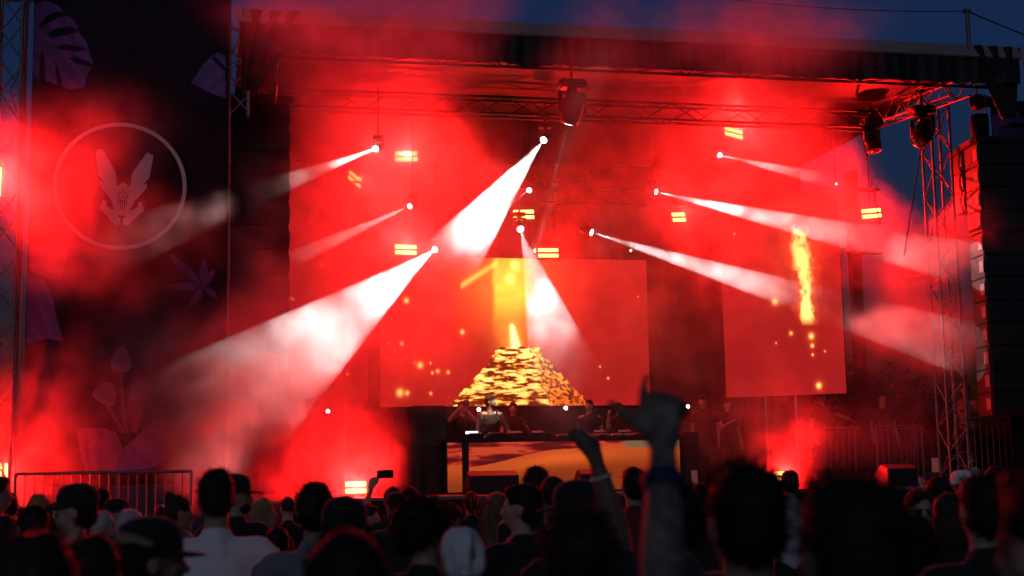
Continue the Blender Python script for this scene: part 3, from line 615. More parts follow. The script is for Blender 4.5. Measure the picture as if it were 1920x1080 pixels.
strobe(761, 468, 26.4, R(1), R(0), SW*1.5, 'double-strip strobe level with the top of the pyramid screen, near its outer corner')
strobe(982, 402, 26.4, R(-2), R(0), SW*.8, 'double-strip strobe directly above the small round lamp over the pyramid')
strobe(1028, 474, 26.8, R(-1), R(0), SW*.6, 'double-strip strobe just above the upper edge of the pyramid screen')
strobe(1376, 249, 25.5, R(8), R(15), SW*1.7, 'highest double-strip strobe under the roof above the thin slanting beam', R(-12))
strobe(1273, 407, 26.6, R(-6), R(20), SW*.8, 'small double-strip strobe between the pyramid and fire screens', R(-8), .8)
strobe(1634, 400, 25, R(-4), R(-14), SW*1.2, 'double-strip strobe on the side mast by the open gap', 0, .9)
strobe(667, 914, 22.6, R(0), R(0), SW*1.3, 'double-strip strobe on the deck floor glowing beside the raised phone', R(-12), .8, False)
strobe(6, 888, 20.9, R(90), R(25), SW*.7, 'upright double-strip strobe low on the wing platform behind the lattice tower', 0, .7, False)
strobe(1466, 893, 23.6, R(0), R(0), SW*1.0, 'double-strip strobe on the deck floor below the fire screen', R(-12), .7, False)
def moving_head(p, d, label, lens='white_lens', scale=1., spot=None, name='moving_head_light', floor=False, beam_col=(1, .93, .9)):
    """hanging yoke lamp; p is the lens centre, d the beam direction"""
    p, d = Vector(p), Vector(d).normalized(); s = scale; hc = p-d*.16*s; upv = -1 if floor else 1
    basez = hc+Vector((0, 0, .30*s*upv)); e = empty(name, basez, 0, label, 'spotlight', 'moving head spotlights')
    L = lambda v: Vector(v)-basez
    MB().box(L(basez), (.3*s, .22*s, .1*s)).build('base', M['black'], e, bevel=.015*s)
    if not floor: tube('clamp', (0, 0, .04*s), (0, 0, .26*s), .02, M['black'], e)
    if not floor and scale < 1.2: tube('drop_pole', (0, 0, .2*s), (0, 0, 8.45-basez.z), .014, M['black'], e)
    side_ = d.cross(Vector((0, 0, 1))); side_ = side_.normalized() if side_.length > .1 else Vector((1, 0, 0))
    yk = MB()
    yk.box(L(basez-Vector((0, 0, .08*s*upv))), (.1*s, .1*s, .08*s))
    for s_ in (-1, 1):
        a_ = basez-Vector((0, 0, .1*s*upv))+side_*s_*.03; b2 = basez-Vector((0, 0, .11*s*upv))+side_*s_*.16*s; c2 = hc+side_*s_*.16*s
        yk.cap(L(a_), L(b2), .025*s, n=8); yk.cap(L(b2), L(c2), .03*s, .028*s, n=8)
    yk.build('yoke', M['blackplastic'], e, True)
    hd = MB().lathe(L(hc-d*.2*s), d, [(.05*s, 0), (.10*s, .03*s), (.125*s, .12*s), (.13*s, .22*s), (.115*s, .3*s), (.105*s, .35*s), (.09*s, .352*s), (.09*s, .335*s)], 18)
    ho = hd.build('head', M['blackplastic'], e, True)
    ln = MB().ell(L(p-d*.012*s), (.085*s, .085*s, .02*s), d.to_track_quat('Z', 'Y').to_matrix(), 16, 6); ln.build('lens', M[lens], e, True)
    if spot:
        ang, W = spot; l = bpy.data.lights.new('beam', 'SPOT'); l.energy = W; l.color = beam_col; l.spot_size = R(ang); l.spot_blend = .12; l.shadow_soft_size = 0
        lo = bpy.data.objects.new('beam', l); link(lo); lo.parent = e; lo.location = L(p+d*.04); lo.rotation_euler = d.to_track_quat('-Z', 'Y').to_euler()
    return e
def beam(s, t_, ang, W, label, lens='white_lens', scale=1., floor=False):
    a, b2 = at(*s), at(*t_); return moving_head(a, b2-a, label, lens, scale, (ang, W), floor=floor)
beam((1019, 263, 24.2), (858, 470, 21.6), 12.5, 19800, 'spotlight throwing the broadest white shaft of light', scale=.7)
beam((992, 357, 25.8), (930, 400, 24.4), 7, 1980, 'small spotlight whose short shaft joins the broadest one', 'white_dim', .6)
beam((815, 468, 25.8), (345, 832, 19.0), 14, 12500, 'spotlight throwing a wide smoky shaft down towards the printed mushrooms', scale=.6)
beam((704, 279, 23.6), (215, 462, 18.7), 6.2, 4200, 'spotlight throwing a narrow shaft across the rabbit emblem', scale=.6)
beam((768, 387, 25.2), (530, 494, 23.0), 5.5, 1300, 'spotlight throwing a faint pink shaft behind the speaker column', 'white_dim', .6)
beam((976, 430, 26.2), (1043, 650, 23.5), 16, 4500, 'round spotlight shining down over the pyramid screen', scale=.75)
beam((1350, 291, 25.8), (1560, 339, 22.5), 4.6, 3000, 'spotlight throwing the thin upper shaft towards the side mast', scale=.55)
beam((1231, 360, 26.2), (1840, 500, 21.9), 7.4, 13000, 'spotlight throwing the middle of three slanting shafts to the open side', scale=.6)
beam((1110, 436, 26.4), (1860, 668, 22.2), 7.8, 11500, 'spotlight throwing the lowest of three slanting shafts to the open side', scale=.75)
beam((1005, 470, 27.2), (1172, 0, 14.5), 4, 3000, 'spotlight aimed upward past the roof edge, faint grey shaft', 'white_dim', .5)
moving_head(at(1066, 232, 22.4), at(917, 785, 24.95)-at(1066, 232, 22.4), 'large moving head hanging before the brightest spotlight, aimed down at the performer', 'white_dim', 1.45, (4.2, 3600), beam_col=(1, .86, .6))
moving_head(at(1640, 285, 24), (.1, -.2, -1), 'unlit round moving head hanging from the roof corner truss with a cable loop', 'dark_lens', 1.25)
moving_head(at(1722, 268, 22.3), (-.7, -.3, -1), 'unlit moving head tilted sideways under the roof corner truss', 'dark_lens', 1.4)
for px, py, Y, lab in ((1183, 470, 26.8, 'small bright round lamp above the pyramid screen edge'), (1568, 345, 25, 'small bright round lamp on the mast arm'), (615, 771, 25.4, 'small bright round lamp low before the red side screen'), (1290, 762, 26.2, 'round floor spotlight glowing beside the riser end'), (1061, 765, 26.3, 'round floor spotlight glowing on the riser over the dune screen'), (898, 768, 26.3, 'round floor spotlight glowing right behind the performer')):
    fl = py > 700; moving_head(at(px, py, Y), (0, -1, .02), lab, 'white_dim', .42 if fl else .22, floor=fl)
# trees beyond the open side
def tree(x, y, h, label, seed):
    g = random.Random(seed); e = empty('tree', (x, y, 0), 0, label, 'tree', 'trees beyond the stage')
    mb = MB().cyl((0, 0, 0), (.1, 0, h*.55), .16, .09, 10)
    for k in range(9):
        a = g.uniform(0, 6.28); z0 = h*g.uniform(.3, .55); mb.cyl((.05, 0, z0), (math.cos(a)*h*.2, math.sin(a)*h*.2, z0+h*g.uniform(.12, .3)), .06, .02, 7)
    mb.build('trunk', M['bark'], e, True); cl = [(g.gauss(0, h*.15), g.gauss(0, h*.15), h*g.uniform(.45, .95)) for _ in range(26)]; lf = MB()
    for k in range(2600):
        c = cl[k % 26]; p = Vector((c[0]+g.gauss(0, h*.07), c[1]+g.gauss(0, h*.07), c[2]+g.gauss(0, h*.06))); q = Quaternion((g.gauss(0, 1), g.gauss(0, 1), g.gauss(0, 1), g.gauss(0, 1))).normalized()
        s_ = g.uniform(.08, .16); lf.add([p+q@Vector(v) for v in ((-s_, 0, 0), (0, -s_*.5, 0), (s_, 0, 0), (0, s_*.5, 0))], [(0, 1, 2, 3)])
    lf.build('crown', M['leaf'], e)
tree(17.5, 36, 4.6, 'small bushy tree beyond the open side of the stage', 1); tree(19.8, 38, 4.0, 'low bushy tree beyond the tower truss', 2); tree(-6.6, 34, 5, 'bushy tree beyond the lattice tower by the banner', 3)
# ================================================================ PEOPLE
JOBS = []
def job(mb, m, parent, name, voxel, smooth=4, post=None):
    me = bpy.data.meshes.new(name); me.from_pydata(mb.v, [], mb.f)
    bm = bmesh.new(); bm.from_mesh(me); bmesh.ops.recalc_face_normals(bm, faces=bm.faces[:]); bm.to_mesh(me); bm.free()
    o = bpy.data.objects.new(name, me); link(o); o.parent = parent
    r = o.modifiers.new('r', 'REMESH'); r.mode = 'VOXEL'; r.voxel_size = voxel
    s = o.modifiers.new('s', 'SMOOTH'); s.factor = .5; s.iterations = smooth
    JOBS.append((o, m, post)); return o
def run_jobs():
    dg = bpy.context.evaluated_depsgraph_get(); res = [bpy.data.meshes.new_from_object(o.evaluated_get(dg)) for o, m, p in JOBS]
    for (o, ms, post), me in zip(JOBS, res):
        o.modifiers.clear(); old = o.data; n = len(me.vertices); co = np.empty(n*3, np.float32); me.vertices.foreach_get('co', co); co = co.reshape(-1, 3)
        no = np.empty(n*3, np.float32); me.vertices.foreach_get('normal', no); no = no.reshape(-1, 3)
        me.materials.clear()
        for m in (ms if isinstance(ms, (list, tuple)) else [ms]): me.materials.append(m)
        if post: me = post(me, co, no) or me
        me.polygons.foreach_set('use_smooth', np.ones(len(me.polygons), bool)); me.update(); o.data = me; bpy.data.meshes.remove(old)
    JOBS.clear()
def cloth_post(seed, amp=.010):
    def f(me, co, no):
        d = sines(co*np.array((1, 1, .55)), 10, 7, 34, seed)*amp; co2 = co+no*d[:, None]; me.vertices.foreach_set('co', co2.astype(np.float32).reshape(-1))
    return f
def hair_post(style, seed, n, scale=1.):
    def f(me, co, no):
        g = np.random.default_rng(seed)
        if style in ('curly', 'frizz'): d = sines(co, 12, 40, 150, seed)*.009
        elif style in ('long', 'pony', 'bob', 'bun'): d = sines(co*np.array((1, 1, .08)), 10, 60, 200, seed)*.005
        else: d = sines(co*np.array((1, 1, .5)), 10, 45, 160, seed)*.004
        co = co+no*d[:, None]; k = g.integers(0, len(co), n); p = co[k]; nn = no[k]
        ln = {'short': .022, 'buzz': .007, 'curly': .04, 'frizz': .05, 'long': .10, 'pony': .05, 'bob': .07, 'bun': .04}[style]*g.uniform(.5, 1.3, n)*scale
        dirv = nn*{'long': .12, 'bob': .2}.get(style, .75)+g.normal(size=(n, 3))*{'curly': .55, 'frizz': .5}.get(style, .28)
        dirv[:, 2] += {'long': -1., 'bob': -1., 'pony': -.4}.get(style, .0); dirv /= np.linalg.norm(dirv, axis=1)[:, None]
        tg = np.cross(dirv, g.normal(size=(n, 3))); tg /= np.linalg.norm(tg, axis=1)[:, None]+1e-9; wd = .0016*scale
        tip = p+dirv*ln[:, None]; mid = p+dirv*ln[:, None]*.5+nn*(ln*.12)[:, None]
        V = np.concatenate([co, p-tg*wd, p+tg*wd, mid+tg*wd*.8, mid-tg*wd*.8, tip]); N0 = len(co); i = np.arange(n)
        polys = [tuple(q.vertices) for q in me.polygons]
        polys += [(N0+a, N0+n+a, N0+2*n+a, N0+3*n+a) for a in i.tolist()]+[(N0+3*n+a, N0+2*n+a, N0+4*n+a) for a in i.tolist()]
        m2 = bpy.data.meshes.new('hair'); m2.from_pydata(V.tolist(), [], polys); m2.materials.append(me.materials[0]); return m2
    return f
def hand(mb, wr, d, nrm, side, curls, thumb=(.7, .75, .15), tc=.3, s=1.):
    """wr wrist, d along the hand, nrm palm normal, side towards the thumb; curls index..little"""
    wr, d, nrm, side = Vector(wr), Vector(d).normalized(), Vector(nrm).normalized(), Vector(side).normalized()
    mb.cap(wr-d*.03*s, wr+d*.025*s, .026*s, .028*s, 8)
    lens = (.074, .082, .076, .06)
    for k, c in enumerate(curls):
        off = side*(.033-.0215*k)*s; kn = wr+d*(.096-.004*abs(k-1))*s+off
        mb.cap(wr+d*.025*s+off*.6, kn, .017*s, .0125*s, 8)
        p = kn; ang = 0
        for j, fr in enumerate((.45, .31, .24)):
            ang += c*(75, 85, 55)[j]; a = R(ang); v = d*math.cos(a)+nrm*math.sin(a)+side*(.10*(1.2-k)*(1-c)); q = p+v.normalized()*lens[k]*fr*s
            mb.cap(p, q, (.0105-.001*j)*s, (.0097-.001*j)*s, 8); p = q
    b0 = wr+d*.03*s+side*.02*s; v = (d*thumb[0]+side*thumb[1]+nrm*thumb[2]).normalized(); b1 = b0+v*.042*s; v2 = (v*(1-tc)+d*tc*.8+nrm*tc*.5).normalized()
    b2 = b1+v2*.034*s; v3 = (v2*(1-tc)+d*tc+nrm*tc*.4).normalized(); b3 = b2+v3*.028*s
    mb.cap(b0, b1, .0165*s, .0125*s, 8); mb.cap(b1, b2, .0125*s, .011*s, 8); mb.cap(b2, b3, .011*s, .009*s, 8)
REL = (.25, .3, .35, .4)
def person(pos, H, rz, label, hy=0., hp=0., hair='short', hc='black', top='black', skin='skinA', voxel=.017, arms=None, cap=None, glasses=None, beard=None, sleeve=.55, tank=False, group=None, seed=0, build_=1., strands=260, eyes=False, hands=None, bandana=False, arm_mat=None, wristbands=(), cap_mat=None, lean=0.):
    s = H/1.775; e = empty('person', pos, rz, label, 'person', group); g = random.Random(seed)
    S = lambda x, y, z: Vector((x*build_*s if abs(x) > .05 else x*s, y*s, z*s))
    LN = Matrix.Rotation(lean, 3, 'X'); piv = Vector((0, 0, .95*s))
    def T(v): return piv+LN@(Vector(v)-piv)      # lean of the upper body
    HR = Matrix.Rotation(hy, 3, 'Z')@Matrix.Rotation(hp, 3, 'X'); npv = Vector((0, .005*s, 1.56*s))
    def Hd(v): return T(npv+HR@(Vector(v)*s-npv))
    HM = LN@HR
    body = MB()
    arms = arms or {}
    J = {}
    for k, sd in (('L', -1), ('R', 1)):
        el = (sd*.245, -.035, 1.12); wr = (sd*.25, .06, .88)
        if k in arms: el, wr = arms[k][:2]
        J[k] = (T(S(sd*.185, 0, 1.415)), T(Vector(el)*s), T(Vector(wr)*s))
    # torso, neck and head as one figure
    body.ell(T(S(0, 0, .98)), (.16*s*build_, .108*s, .13*s)); body.ell(T(S(0, 0, 1.13)), (.138*s*build_, .098*s, .15*s)); body.ell(T(S(0, -.005, 1.30)), (.158*s*build_, .112*s, .17*s))
    body.cap(T(S(-.155, -.01, 1.425)), T(S(.155, -.01, 1.425)), .06*s); body.cap(T(S(0, -.01, 1.43)), T(S(0, 0, 1.54)), .082*s, .056*s)
    body.cap(T(S(0, -.005, 1.45)), Hd((0, .005, 1.60)), .057*s, .054*s)
    body.ell(Hd((0, -.002, 1.688)), (.074*s, .094*s, .088*s), HM, 16, 10); body.ell(Hd((0, .03, 1.635)), (.061*s, .068*s, .085*s), HM); body.ell(Hd((0, .066, 1.585)), (.036*s, .03*s, .026*s), HM)
    body.cap(Hd((0, .094, 1.668)), Hd((0, .118, 1.634)), .010*s, .0145*s, 8); body.ell(Hd((0, .083, 1.678)), (.045*s, .018*s, .012*s), HM)
    body.ell(Hd((0, .094, 1.604)), (.024*s, .012*s, .011*s), HM)
    for sd in (-1, 1):
        body.ell(Hd((sd*.077, -.004, 1.652)), (.011*s, .022*s, .033*s), HM); body.ell(Hd((sd*.036, .068, 1.643)), (.022*s, .022*s, .02*s), HM)
    for k, sd in (('L', -1), ('R', 1)):
        a, b_, c = J[k]; body.cap(a, b_, .056*s, .042*s); body.cap(b_, b_.lerp(c, .35), .042*s, .043*s); body.cap(b_.lerp(c, .35), c, .043*s, .027*s)
        d = (c-b_).normalized()
        if hands and k in hands: hd = hands[k]; hand(body, c, LN@Vector(hd.get('d', d)), LN@Vector(hd['n']), LN@Vector(hd['s']), hd.get('c', REL), hd.get('t', (.7, .75, .15)), hd.get('tc', .3), s)
        else: hand(body, c, d, (-sd, 0, 0), (0, 1, 0), REL, s=s)
        hip = S(sd*.085, 0, .93); kn = S(sd*.1, .02, .5); an = S(sd*.11, -.02, .09)
        body.cap(hip, kn, .085*s, .056*s); body.cap(kn, kn.lerp(an, .35), .056*s, .055*s); body.cap(kn.lerp(an, .35), an, .055*s, .036*s)
        body.cap(S(sd*.115, -.04, .045), S(sd*.13, .15, .035), .04*s, .032*s)
    sm = M[skin]
    def post(me, co, no):
        if arm_mat:     # inked arms: second material on the faces of the bare arms
            me.materials.append(M[arm_mat]); cen = np.array([p.center[:] for p in me.polygons]); idx = np.zeros(len(cen), np.int32)
            for k in arm_mat_sides(arms, arm_mat):
                for p0, p1 in ((J[k][0], J[k][1]), (J[k][1], J[k][2])):
                    a0 = np.array(p0); ab = np.array(p1)-a0; t_ = np.clip(((cen-a0)@ab)/(ab@ab), .05, 1); idx[np.linalg.norm(cen-a0-t_[:, None]*ab, axis=1) < .085*s] = 1
            me.polygons.foreach_set('material_index', idx)
    job(body, sm, e, 'body', voxel, 3 if voxel > .012 else 2, post)
    # shirt
    sh = MB(); q = .014*s
    sh.ell(T(S(0, 0, 1.0)), (.168*s*build_+q, .118*s+q, .16*s)); sh.ell(T(S(0, 0, 1.14)), (.152*s*build_+q, .108*s+q, .17*s)); sh.ell(T(S(0, -.005, 1.30)), (.162*s*build_+q, .114*s+q, .175*s))
    if tank:
        for sd in (-1, 1): sh.cap(T(S(sd*.10, .07, 1.36)), T(S(sd*.115, -.01, 1.475)), .035*s, .026*s); sh.cap(T(S(sd*.115, -.01, 1.475)), T(S(sd*.10, -.08, 1.36)), .026*s, .035*s)
    else:
        sh.cap(T(S(-.16, -.01, 1.42)), T(S(.16, -.01, 1.42)), .066*s+q*.6); sh.cap(T(S(0, -.012, 1.42)), T(S(0, -.008, 1.485)), .098*s, .076*s)
        for k in 'LR':
            a, b_, c = J[k]; t_ = min(sleeve, 1); sh.cyl(a-(b_-a)*.05, a.lerp(b_, t_), .066*s+q*.5, .06*s+q*.6, 14)
            if sleeve > 1: sh.cap(b_, c.lerp(b_, .08), .055*s, .038*s)
    job(sh, M['top_'+top], e, 'shirt', max(voxel*.95, .011), 4, cloth_post(seed))
    pt = MB(); pt.ell(S(0, 0, .97), (.175*s*build_, .124*s, .13*s))
    for sd in (-1, 1):
        hip = S(sd*.087, 0, .92); kn = S(sd*.1, .02, .5); pt.cap(hip, kn, .098*s, .072*s); pt.cyl(kn, S(sd*.11, -.02, .1), .072*s, .062*s, 12)
    job(pt, M['denim'], e, 'trousers', max(voxel, .018), 3, cloth_post(seed+1, .006))
    for sd in (-1, 1):
        b_ = MB(); b_.cap(S(sd*.115, -.05, .05), S(sd*.13, .165, .042), .052*s, .042*s); b_.build('shoe', M['shoe'], e, True)
    # hair
    if hair and hair != 'bald' and not bandana:
        h = MB()
        if hair == 'buzz': h.ell(Hd((0, -.012, 1.697)), (.079*s, .095*s, .088*s), HM, 16, 10)
        else:
            ex = {'short': .0, 'curly': .018, 'frizz': .03}.get(hair, .004)
            h.ell(Hd((0, -.014, 1.703)), ((.082+ex)*s, (.099+ex)*s, (.09+ex)*s), HM, 16, 10); h.ell(Hd((0, -.038, 1.652)), ((.076+ex*.8)*s, (.072+ex*.6)*s, (.078+ex*.3)*s), HM, 14, 8)
            if hair == 'short': h.ell(Hd((0, .045, 1.752)), (.06*s, .05*s, .03*s), HM)
        if hair == 'long':
            for k in range(7):
                x = -.075+.025*k; h.cap(Hd((x, -.06, 1.65)), T(S(0, 0, 0)+Vector((x*1.25*s, (-.12-.01*(k % 2))*s, 1.27*s))), .038*s, .026*s)
        if hair == 'bob':
            for k in range(9):
                a = R(200+k*17.5); x, y = .075*math.cos(a), .075*math.sin(a); h.cap(Hd((x, y-.01, 1.66)), Hd((x*1.15, y*1.1-.01, 1.53)), .03*s, .022*s)
        if hair == 'pony': h.cap(Hd((0, -.10, 1.73)), Hd((0, -.15, 1.69)), .03*s, .034*s); h.cap(Hd((0, -.15, 1.69)), Hd((0, -.14, 1.50)), .034*s, .012*s)
        if hair == 'bun': h.ell(Hd((0, -.075, 1.785)), (.042*s, .042*s, .036*s), HM)
        st_ = {'short': 'short', 'bun': 'bun'}.get(hair, hair)
        if not cap or hair in ('long', 'bob'): job(h, M['hair_'+hc], e, 'hair', .011*s if voxel < .02 else .014, 2, hair_post(st_, seed+3, strands, s))
    if beard:
        bb = MB(); bb.ell(Hd((0, .052, 1.588)), (.054*s, .052*s, .042*s), HM); job(bb, M['hair_'+beard], e, 'beard', .01, 2, hair_post('buzz', seed+5, 150, s))
    if cap is not None:     # peaked cap; the angle turns the brim
        CR = HM@Matrix.Rotation(cap, 3, 'Z'); c0 = Hd((0, -.005, 1.70)); cm = M[cap_mat] if cap_mat else M['top_black']
        cr_ = MB(); vv = []; n_ = 20
        prof = [(1, -.012), (1.02, .02), (.98, .05), (.86, .078), (.6, .098), (.25, .106), (.02, .107)]
        for r_, z_ in prof:
            for k in range(n_):
                a = 2*math.pi*k/n_; vv.append(c0+CR@Vector((.088*r_*math.cos(a), .106*r_*math.sin(a), z_))*s)
        cr_.add(vv, [(i*n_+k, i*n_+(k+1) % n_, (i+1)*n_+(k+1) % n_, (i+1)*n_+k) for i in range(len(prof)-1) for k in range(n_)]); co_ = cr_.build('cap', cm, e, True)
        bm_ = MB(); vv = []
        for zz in (0, .006):
            for k in range(13):
                a = R(20+140*k/12); x, y = .088*math.cos(a), .104*math.sin(a); vv.append(c0+CR@Vector((x, y, -.008+zz))*s); vv.append(c0+CR@Vector((x*1.02, y+.078*math.sin(a)**.7, -.022+zz+.012*math.cos(a)**2*0))*s)
        fs = [(2*k, 2*k+1, 2*k+3, 2*k+2) for k in range(12)]; fs += [(26+2*k, 26+2*k+2, 26+2*k+3, 26+2*k+1) for k in range(12)]+[(2*k+1, 27+2*k, 29+2*k, 2*k+3) for k in range(12)]
        bo = bm_.add(vv, fs).build('brim', cm, co_, True)
    if glasses:
        gl = MB()
        for sd in (-1, 1):
            gl.box(Hd((sd*.033, .098, 1.656)), (.05*s, .008*s, .036*s), HM); gl.cyl(Hd((sd*.058, .095, 1.664)), Hd((sd*.08, .0, 1.664)), .003*s, n=6)
        gl.cyl(Hd((-.012, .1, 1.662)), Hd((.012, .1, 1.662)), .003*s, n=6); gl.build('glasses', M[glasses], e)
    if eyes:
        for sd in (-1, 1): MB().ell(Hd((sd*.032, .083, 1.653)), (.012*s, .008*s, .007*s), HM).build('eye', M['eye'], e, True)
    if bandana:
        bn = MB(); bn.ell(Hd((0, -.006, 1.70)), (.092*s, .11*s, .1*s), HM, 18, 12); bn.ell(Hd((0, -.03, 1.655)), (.09*s, .092*s, .07*s), HM, 16, 10)
        bn.ell(Hd((-.03, -.125, 1.60)), (.028*s, .022*s, .02*s), HM); bn.cap(Hd((-.03, -.125, 1.60)), Hd((-.09, -.13, 1.53)), .016*s, .026*s); bn.cap(Hd((-.03, -.125, 1.60)), Hd((.03, -.135, 1.52)), .016*s, .024*s)
        def bp_(me, co, no):
            d_ = np.abs(sines(co*np.array((1, 1, .6)), 9, 45, 120, 4))*-.013+sines(co, 8, 50, 120, 9)*.002; me.vertices.foreach_set('co', (co+no*d_[:, None]).astype(np.float32).reshape(-1))
        job(bn, M['cloth_white'], e, 'bandana', .0085, 2, bp_)
    for k, fr, mt, ln in wristbands:
        a, b_, c = J[k]; p = b_.lerp(c, fr); d = (c-b_).normalized(); rr_ = (.043+(.027-.043)*max(0, (fr-.35)/.65)+.007)*s
        MB().lathe(p-d*ln/2, d, [(rr_*.97, 0), (rr_*1.03, ln*.2), (rr_*1.03, ln*.8), (rr_*.97, ln)], 14).build('wristband', M[mt], e, True)
    e['_J'] = 0; del e['_J']
    return e, J, s
def arm_mat_sides(arms, am): return ['L', 'R'] if am == 'tattoo' and not arms.get('only') else [arms['only']]
def crowd(px, ty, wpx, label, hyd=0, body=None, hw=.17, **k):
    dep = 2667*hw/wpx; p = atd(px, ty, dep); H = min(1.93, max(1.48, p.z-.018)); seed = abs(int(px*7+ty)); rz = R(body if body is not None else random.uniform(-14, 10))
    vx = .0125 if dep < 6.5 else (.017 if dep < 10 else .021)
    k.setdefault('voxel', vx); k.setdefault('strands', 900 if dep < 6 else (500 if dep < 9 else 260)); k.setdefault('skin', random.choice(('skinA', 'skinB'))); k.setdefault('build_', random.uniform(.95, 1.1))
    return person(Vector((p.x, p.y, 0)), H, rz, label, hy=R(hyd)-rz*.0, seed=seed, **k)
# ---- foreground
P1p = atd(1590, 885, 2.21); s1 = (P1p.z-.018)/1.775
def loc1(px, py, dep): v = atd(px, py, dep)-Vector((P1p.x, P1p.y, 0)); return tuple(v/s1)
person(Vector((P1p.x, P1p.y, 0)), P1p.z-.018, 0, 'person with short black hair raising a tattooed forearm with a blue wristband', skin='skinC', hair='short', top='black', voxel=.0085, seed=11, strands=1500,
       arms={'L': (loc1(1243, 1150, 2.5), loc1(1243, 846, 2.68)), 'only': 'L'}, arm_mat='tattoo', build_=1.05,
       hands={'L': dict(d=(-.02, .06, 1), n=(.62, .62, -.1), s=(-.85, .5, .1), c=(.3, .8, .85, .9), t=(.62, .95, .0), tc=.05)}, wristbands=(('L', .80, 'wrist', .032),))
crowd(1395, 868, 146, 'person with dense round black hair standing before the fire screen', body=0, hair='short', top='black', voxel=.01, strands=1500)
crowd(648, 992, 168, 'person whose dark head rises behind the one with a dark cap and grey hat band', body=4, hair='short', top='black', voxel=.011)
crowd(70, 1010, 152, 'person with reddish brown hair low beside the banner-side crowd edge', body=0, hair='curly', hc='brown', top='black', voxel=.011)
crowd(1985, 850, 230, 'person in a dark top cut off beside the short-haired neighbour in black', body=10, hair='short', top='navy', voxel=.012)
crowd(1840, 888, 94, 'person with black hair and wide black shirt near the steel barriers', body=-6, hair='short', top='black', build_=1.12)
crowd(1776, 925, 62, 'person with a smooth dark bob beside the sunglasses wearer', body=0, hair='bob', hc='brown', top='black')
crowd(1722, 915, 57, 'person in a white shirt and sunglasses turned away from the stage', hyd=0, body=168, hair='short', hc='brown', top='pale', glasses='glass', eyes=False)
crowd(1757, 893, 52, 'person with dark hair behind the sunglasses wearer', body=0, hair='short', top='black')
crowd(1750, 912, 31, 'short person lifting a phone towards the side platform', body=0, hair='short', top='black', arms={'R': ((.2, .2, 1.5), (.03, .3, 1.78))}, hands={'R': dict(d=(0, .05, 1), n=(0, 1, 0), s=(-1, 0, 0), c=(.55, .6, .6, .6))})
crowd(1803, 884, 36, 'person wearing a white cap near the side platform', body=-5, hair='short', top='grey', cap=R(70), cap_mat='top_white')
crowd(1868, 878, 46, 'person with thick dark hair below the side platform barrier', body=5, hair='curly', top='black')
crowd(1906, 888, 40, 'person in red light with one open hand raised by the barrier', body=0, hair='short', hc='brown', top='darkred', arms={'L': ((-.3, .1, 1.5), (-.26, .18, 1.76))}, hands={'L': dict(d=(-.2, 0, 1), n=(0, 1, 0), s=(1, 0, 0), c=(.1, .1, .15, .2))})
crowd(1480, 880, 34, 'person with cropped hair and pale collar shirt before the floor strobe', body=0, hair='short', top='pale', build_=1.05)
crowd(1268, 900, 98, 'person in black pinching the fingers of a raised hand with a thin wristband', body=4, hair='short', top='char', voxel=.0105, skin='skinC',
      arms={'L': ((-.13, .22, 1.63), (-.195, .22, 1.845))}, hands={'L': dict(d=(-.25, .05, 1), n=(-.5, .8, 0), s=(-.85, -.5, 0), c=(.48, .42, .6, .7), t=(.9, .35, .6), tc=.45)}, wristbands=(('L', .82, 'wristw', .012),))
crowd(1187, 875, 47, 'person with neat dark hair and dull red top before the dune screen', body=0, hair='short', top='red')
crowd(1082, 968, 106, 'person with frizzy dark hair edged in red light', body=0, hair='frizz', hc='brown', top='black', strands=2200)
crowd(1087, 905, 78, 'person in a backward black cap with stubble, face turned aside', hyd=-62, body=-25, hair='short', top='black', cap=R(180), beard='black', eyes=True)
crowd(1037, 890, 58, 'broad person with cropped hair and charcoal shirt', body=-4, hair='buzz', hc='brown', top='char', build_=1.2)
crowd(977, 905, 62, 'person with dark hair looking aside next to the long blonde hair', hyd=55, body=10, hair='short', top='black')
crowd(1004, 873, 49, 'person with flat-topped dark hair and glasses before the dune screen', body=0, hair='short', top='navy', glasses='glass')
crowd(930, 922, 48, 'person with long straight blonde hair down the back', body=0, hair='long', hc='fair', top='black', strands=1500)
crowd(882, 922, 31, 'person with a dark ponytail before the desk', body=0, hair='pony', hc='brown', top='black')
crowd(898, 937, 28, 'short person with dark hair beside the ponytail', body=10, hair='bob', top='char')
crowd(865, 988, 92, 'person wearing a white knotted bandana over the head', body=6, bandana=True, top='black', voxel=.0115)
crowd(795, 935, 82, 'person with thick curly dark hair in profile, black shirt', hyd=-68, body=-20, hair='curly', hc='black', top='black', eyes=True, strands=1800)
crowd(845, 945, 38, 'person with wavy brown hair and glasses in profile behind the curly-haired one', hyd=-60, body=-30, hair='curly', hc='brown', top='char', glasses='glass')
e26, J26, s26 = crowd(737, 912, 38, 'person holding up a phone beside the floor strobe', body=0, hair='short', hc='brown', top='black', arms={'L': ((-.26, .16, 1.46), (-.17, .26, 1.76)), 'R': ((.24, .1, 1.25), (.06, .3, 1.45))}, hands={'L': dict(d=(.2, 0, 1), n=(0, 1, 0), s=(1, 0, 0), c=(.55, .6, .6, .6))})
crowd(742, 925, 40, 'person in a small dark cap close behind the phone holder', body=0, hair='short', top='char', cap=R(180), arms={'R': ((.22, .18, 1.35), (.12, .22, 1.6))}, wristbands=(('R', .7, 'wristw', .02),))
crowd(766, 917, 33, 'person with a frizzy dark crop before the low flight case', body=0, hair='frizz', top='black')
crowd(648, 935, 82, 'person in a dark cap beside the grey-shirted neighbour', body=-12, hyd=-20, hair='short', top='char', cap=R(0))
crowd(692, 945, 38, 'person with face in profile beside the dark cap', hyd=-80, body=-20, hair='short', hc='brown', top='black')
crowd(592, 903, 73, 'person with short dark hair and grey shirt', body=-4, hyd=-12, hair='short', top='grey', build_=1.08)
